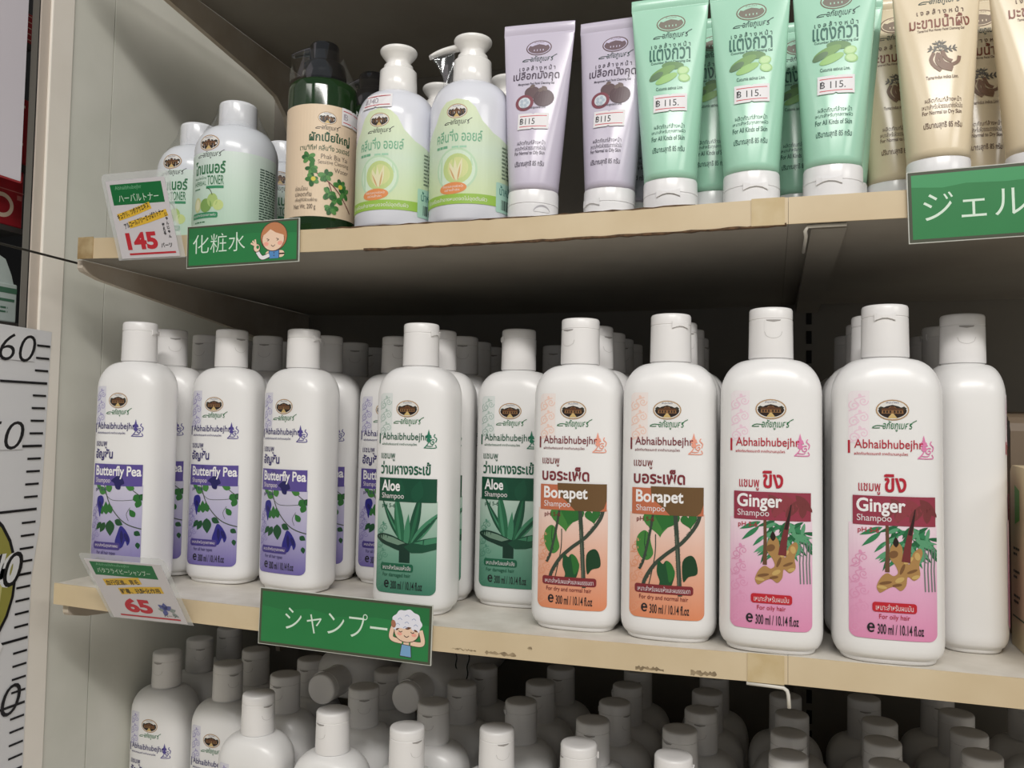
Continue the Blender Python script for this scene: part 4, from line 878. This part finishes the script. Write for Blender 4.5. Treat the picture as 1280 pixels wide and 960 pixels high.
def d_lotion(s):
    base_green(s, 95, 31.5, 1.9)
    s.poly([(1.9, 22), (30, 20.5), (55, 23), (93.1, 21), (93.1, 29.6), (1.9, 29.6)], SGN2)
    s.text('化粧水', 5.5, 10.5, 45, 14, CHALK, -.008)
    cx, cz = 74, 18.4; hair = ink('cartoon_tan_hair', (190, 126, 84))
    s.rect(cx - 6.5, 4, cx + 9.5, 9, SKIN, 3); s.rect(cx - 3.6, 3.2, cx + 5.2, 10.5, LINE, .8); s.rect(cx - 3.1, 3.4, cx + 4.7, 10, ink('cartoon_vest', (84, 140, 196)), .6)
    s.polys([[(cx + .4, z), (cx + 1.2, z), (cx + 1.2, z + .8), (cx + .4, z + .8)] for z in (5, 7)], LINE)
    s.ell(cx + .5, cz + .8, 11.2, 10.8, LINE); s.ell(cx + .5, cz + .8, 10.7, 10.3, hair); s.ell(cx, cz - 1.2, 9.3, 8.6, LINE); s.ell(cx, cz - 1.2, 8.9, 8.2, SKIN)
    s.poly([(cx - 9.6, cz + 1), (cx - 8, cz + 6.6), (cx - 2, cz + 9.4), (cx + 5, cz + 8.6), (cx + 9.6, cz + 4), (cx + 10.4, cz - 2), (cx + 8.2, cz + 1.6), (cx + 2, cz + 3.6), (cx - 2.4, cz + 6.2), (cx - 6, cz + 3.4)], hair)
    s.ell(cx - 5.8, cz - 4.4, 2.1, 1.5, ROSE); s.ell(cx + 5.8, cz - 4.2, 2.1, 1.5, ROSE)
    s.curve([(cx - 1.6, cz - 5.2), (cx, cz - 6.4), (cx + 1.6, cz - 5.2)], .45, LINE)
    for q in (-4, 3.8): s.curve([(cx + q - 1.3, cz - .6), (cx + q + .6, cz - 1.4), (cx + q - .8, cz - 2.2)], .45, LINE)
    s.curve([(cx - 3, 6), (cx - 9, 4.4), (cx - 13, 9)], 3.4, LINE); s.curve([(cx - 3, 6), (cx - 9, 4.4), (cx - 13, 9)], 2.7, PAPER)
    s.ell(cx - 13.4, 11.6, 3.0, 3.2, LINE); s.ell(cx - 13.4, 11.6, 2.5, 2.7, SKIN); s.ell(cx - 12.6, 12.2, 1.2, 1.3, SGN)
    for a in (1.75, 2.2, 2.65): s.curve([(cx - 14, 13), (cx - 14 + 5 * math.cos(a), 13 + 5 * math.sin(a))], 1.2, SKIN)
def d_gel(s):
    base_green(s, 131, 41)
    s.poly([(2.2, 32), (18, 30.6), (30, 32.2), (50, 31.2), (80, 32.5), (128.8, 31), (128.8, 38.8), (2.2, 38.8)], mat('sign_green_pale', (62, 148, 92), .42))
    s.text('ジェル洗顔', 8, 11.5, 88, 17.5, CHALK, -.004)
sign('hanging_sign', (-.3432, -.0258, -.0245), (0, R(1.0), 0), 131, 39, d_shampoo, 'long green sign with white lettering and a foam haired girl, on the middle shelf edge')
sign('hanging_sign', (-.4145, -.0258, .2428), (0, R(-.8), 0), 95, 31.5, d_lotion, 'small green sign with a brown haired girl, hung on the upper shelf edge')
sign('hanging_sign', (.0736, -.0258, .2370), (0, R(-1.5), 0), 131, 41, d_gel, 'green sign in front of the beige tubes, running out of the picture')
RED = ink('price_red', (196, 44, 56)); YEL = ink('marker_yellow', (228, 186, 60)); CG = ink('card_green', (24, 112, 60)); CARD = mat('card_white', (214, 210, 214), .4)
CLR = film('laminate_border', .55, .15, (.93, .94, .93), 1)
def price_card(loc, lean, wd, h, draw, label, rz=0):
    r = empty('price_card', loc, label, 'price card', 'laminated price cards'); r.rotation_euler = (lean, 0, rz)
    s = Sheet(); s.rect(0, 0, wd, h, CLR, 4.5, 'cd'); me = s.build('laminate_film', lambda x, z, o: Vector((x, .0004, z)), 0, r)
    link('card', boxes('card', [(.0038, wd / 1000 - .0045, -.0001, .0002, .0012, h / 1000 - .0052)], [CARD]), r)
    s = Sheet(); draw(s); s.build('printing', flat, 0, r, base=.14, lay=.012)
def d_145(s):
    s.rect(7, 41, 53, 56, CG); s.text('Abhaibhubejhr', 11, 51.2, 24, 3.6, ink('card_soft', (120, 176, 138))); s.text('ハーバルトナー', 12.5, 43, 36, 5.6, CHALK)
    for (x, z, l) in ((8.5, 30.5, 31), (17, 24.5, 36)): s.stroke([(x, z + 1.5), (x + l * .5, z + 4.8), (x + l, z + 9)], 5.0, YEL)
    s.text('キュウリ、ツボクサエキス', 8.5, 30, 31, 4.2, INK, .03, 0, .25); s.text('アルコールフリーさっぱりトナー', 13, 23, 39, 4.4, INK, .03, 0, .25)
    s.text('145', 11.5, 7.4, 28, 13, RED, .045); s.rect(12, 3.6, 54, 5.0, RED)
    s.text('バーツ', 42, 8, 10, 3.6, INK, .02)
    for k, t in enumerate('じゃんじゃん'): s.text(t, 50.5, 31 - 3.2 * k, 2.2, 2.4, INK, .03)
    for k, t in enumerate('使える'): s.text(t, 46.5, 23.5 - 3.0 * k, 2.3, 2.5, INK, .03)
def d_65(s):
    s.rect(7.5, 43.5, 62, 56, CG); s.text('Abhaibhubejhr', 12, 52, 30, 3.0, ink('card_soft', (120, 176, 138))); s.text('バタフライピーシャンプー', 11, 45.6, 46, 5, CHALK)
    s.stroke([(12, 36.5), (28, 38.6), (45, 40.6)], 6.2, YEL); s.stroke([(22, 28.8), (40, 31.5), (61, 33.4)], 6.2, YEL)
    s.text('血行促進、育毛', 13.5, 33.8, 30, 5.0, INK, .018, 0, .10); s.text('解毒、抗酸化作用', 23, 26.4, 36, 5.0, INK, .018, 0, .10)
    s.text('65', 20, 8.4, 24, 14, RED, .045); s.rect(12, 4.2, 65, 5.6, RED)
    F, F2 = ink('iris_blue', (92, 98, 158)), ink('iris_leaf', (142, 152, 150))
    s.leaves([(56, 14, 7, 4.5, a) for a in (.6, 1.5, 2.4, 4.2)], F); s.leaves([(59, 13, 6, 3.5, .3), (60, 11, 6, 3, -.6), (54, 13, 5, 3, 2.8)], F2)
    s.text('バーツ', 52, 7, 11, 2.6, INK, .01)
price_card((-.4769, -.0256, .2515), R(20), 61, 64, d_145, 'laminated price card reading 145 on the upper shelf edge', R(0))
price_card((-.4712, -.0256, -.0175), R(33), 74, 63, d_65, 'laminated price card reading 65 on the middle shelf edge', R(0))

# --------------------------------------------------------------------------------------------- left aisle end
XP = XW + .0022
r = empty('height_chart', (XP, -.02, .0), 'white height chart with black ruler marks stuck on the side panel', 'poster')
CHP = mat('chart_paper', (222, 222, 224), .5)
def chart_map(x, z, o): return Vector((o, x + .02, z))
s = Sheet(); s.poly([(-150, -420), (-3.2, -420), (-3.0, -140), (-2.8, .4), (3.5, 45), (5.6, 150), (6.8, 202), (-60, 203.5), (-150, 205)], CHP); s.build('sheet', chart_map, 0, r, base=-.3)
s = Sheet(); BK = ink('chart_black', (22, 20, 24))
edge = lambda z: -4.2 + (9.5 * max(0, min(1, (z + 10) / 200)))
for k in range(-24, 20):
    z = 189.5 - 10.25 * (19 - k)
    L = 44 if k % 5 == 1 and k > -20 else 13
    e = edge(z); s.stroke([(e - L, z), (e, z)], 2.0 if L > 20 else 1.7, BK)
s.rect(-48, 176, -10.4, 200, CHP)
s.text('60', -44, 175, 32, 22, BK, -.01, .25); s.rect(-52, 105, -17.5, 128, CHP); s.text('50', -56, 105, 36.5, 22.5, BK, -.01, .25)
s.ell(-64, 4, 46.5, 60, BK); s.ell(-64, 4, 44, 57, ink('chart_olive', (150, 146, 70))); s.ell(-70, 0, 40, 50, ink('chart_olive_pale', (196, 190, 128)))
s.text('40', -52, -3, 36, 27, CHP, .09, .25); s.text('40', -52, -3, 36, 27, BK, -.005, .25)
s.poly([(-60, -27), (-31, -42), (-27, -48), (-40, -72), (-60, -60)], PAPER)
s.text('30', -48, -104, 36, 24, BK, -.01, .25)
s.build('ruler_print', chart_map, 0, r, base=0, lay=.01)
r = empty('notice_board', (XW + .004, -.12, .318), 'white notice with a red lower border hanging at the upper left corner', 'notice')
link('panel', boxes('panel', [(-.001, 0, -.3, .0890, 0, .4)], [mat('notice_white', (214, 208, 216), .5)], bevel=.0004), r)
def nm(x, z, o): return Vector((o, x, z))
s = Sheet(); s.poly([(-300, -1.6), (88.4, -1.6), (89.8, -.2), (89.8, 4), (89.0, 4), (89.0, .6), (88, 0), (-300, 0)], ink('notice_red', (150, 40, 46)))
s.build('border', nm, 0, r, base=.1)
RB = mat('red_carton', (158, 34, 44), .35)
def carton(y0, y1, z0, z1, label, draw=None):
    r = empty('carton', (-.63, (y0 + y1) / 2, z0), label, 'box', 'red boxes in the cabinet')
    w_ = (y1 - y0) / 2
    link('box', boxes('box', [(-.03, .03, -w_, w_, 0, z1 - z0)], [RB], bevel=.001), r)
    if draw:
        s = Sheet(); draw(s, w_ * 2000, (z1 - z0) * 1000); s.build('print', lambda x, z, o: Vector((.03 + o, x - w_, z)), 0, r, base=.1)
CRM = ink('carton_cream', (226, 206, 184))
carton(-.075, -.0005, .446, .472, 'red carton at the top of the dark cabinet', lambda s, w_, h: [s.rect(w_ - 7, 3 + 5 * k, w_ - 1.5, 3.6 + 5 * k, CRM) for k in range(5)])
carton(-.075, .0000, .342, .398, 'red carton in the middle of the dark cabinet', lambda s, w_, h: (s.lines(w_ - 12, h - 8, 10, 5, 1, CRM, 2, 3), s.ell(w_ - 15, h - 17, 5, 5, CRM), s.lines(w_ - 14, 16, 11, 5, 1, CRM, 3, 3), s.ell(w_ - 16, 8, 5, 5, CRM)))
carton(-.075, -.0025, .288, .336, 'red carton with a large cream curl above the wire', lambda s, w_, h: (s.ell(w_ - 28, 21, 6, 6, CRM), s.stroke([(w_ - 20 + 9.5 * math.cos(a), 16 + 8.5 * math.sin(a)) for a in [2.3 - 4.3 * k / 20 for k in range(21)]], 3.4, CRM), s.rect(0, 29, w_, 29.8, ink('carton_line', (196, 120, 116))), s.rect(w_ - 6, 23, w_ - 1.5, 27, ink('carton_line', (196, 120, 116)))))
tag(link('cabinet_shelf', boxes('cabinet_shelf', [(-.70, -.598, -.2, .0, .441, .4455), (-.70, -.598, -.2, .0, .3365, .3415), (-.70, -.598, -.2, .0, .283, .2875), (-.70, -.598, -.2, .0, .2035, .2085)], [mat('cabinet_ledge', (60, 56, 54), .5)])), 'dark ledges inside the cabinet behind the posts', 'shelf')
r = empty('handle_box', (-.625, -.03, .209), 'pale box with a cut out handle below the wire', 'box')
link('box', boxes('box', [(-.022, .022, -.05, .0285, 0, .032)], [mat('pale_carton', (186, 198, 194), .5)], bevel=.001), r)
pts = [(-.02, .032), (.0265, .032), (.024, .040), (.018, .052), (.006, .057), (-.02, .057)]; hl = [(-.02, .040), (.010, .040), (.008, .046), (-.02, .047)]
link('handle', extrude_yz('handle', pts, .016, .020, mat('pale_carton', (186, 198, 194), .5)), r)
s = Sheet(); s.poly([(-20, 39), (9, 39), (7, 46), (-20, 47)], ink('handle_hole', (60, 66, 62))); s.build('hand_hole', lambda x, z, o: Vector((.0201 + o, x / 1, z)), 0, r, base=.1)
s = Sheet(); s.rect(-50, 24, 28, 28.5, ink('box_green', (70, 110, 88))); s.lines(-6, 17, 32, 5, 1, ink('box_green', (70, 110, 88)), 6, 2); s.lines(-10, 11, 30, 3.4, 3, ink('box_green', (70, 110, 88)), 3)
s.build('print', lambda x, z, o: Vector((.0221 + o, x, z)), 0, r, base=.1)

# --------------------------------------------------------------------------------------------- right end
def soap(x0, x1, y0, y1, h, label, m, draw):
    r = empty('soap_carton', ((x0 + x1) / 2, (y0 + y1) / 2, .0004), label, 'box'); w_, d_ = (x1 - x0) / 2, (y1 - y0) / 2
    prof = [(-d_, 0), (d_, 0), (d_, h - .004)] + [(d_ - .006 + .006 * math.cos(a), h - .006 + .006 * math.sin(a)) for a in (.3, .7, 1.1, 1.57)] + [(-d_ + .014 - .014 * math.sin(a), h - .010 - .014 + .014 * math.cos(a) + .008) for a in (.2, .6, 1.0, 1.4)]
    link('box', extrude_yz('box', prof, -w_, w_, m), r)
    s = Sheet(); draw(s, d_ * 2000, h * 1000); s.build('print', lambda x, z, o: Vector((-w_ - o, d_ - x, z)), 0, r, base=.1)
CG2 = ink('carton_green', (96, 178, 72)); CT = ink('carton_text', (44, 62, 44))
def d_soap(s, wd, h):
    s.poly([(10, h - 36), (20, h - 33), (20, h - 15), (10, h - 12)], CG2); s.rect(3, 18, 60, 19, ink('carton_dark_green', (30, 92, 56)))
    for k, z in enumerate((56, 42, 27)): s.lines(6, z + 3.4, 13, 3.4, 2, CT, 20 + k, 3)
soap(.1432, .2000, -.016, .0600, .111, 'tan carton with green square leaning into the right picture edge', mat('tan_carton', (226, 208, 172), .5), d_soap)
def d_soap2(s, wd, h):
    s.rect(1, h - 24, wd - 1, h - 7, ink('band_grey', (96, 92, 86))); s.ell(14, h - 15, 9, 6, ink('crest_dark', (60, 52, 46))); s.lines(6, h - 20, 18, 2, 2, ink('crest_dark', (60, 52, 46)), 4)
soap(.1500, .2050, .0860, .1400, .146, 'brown carton with an oval crest standing behind the tan one', mat('brown_carton', (118, 102, 84), .55), d_soap2)
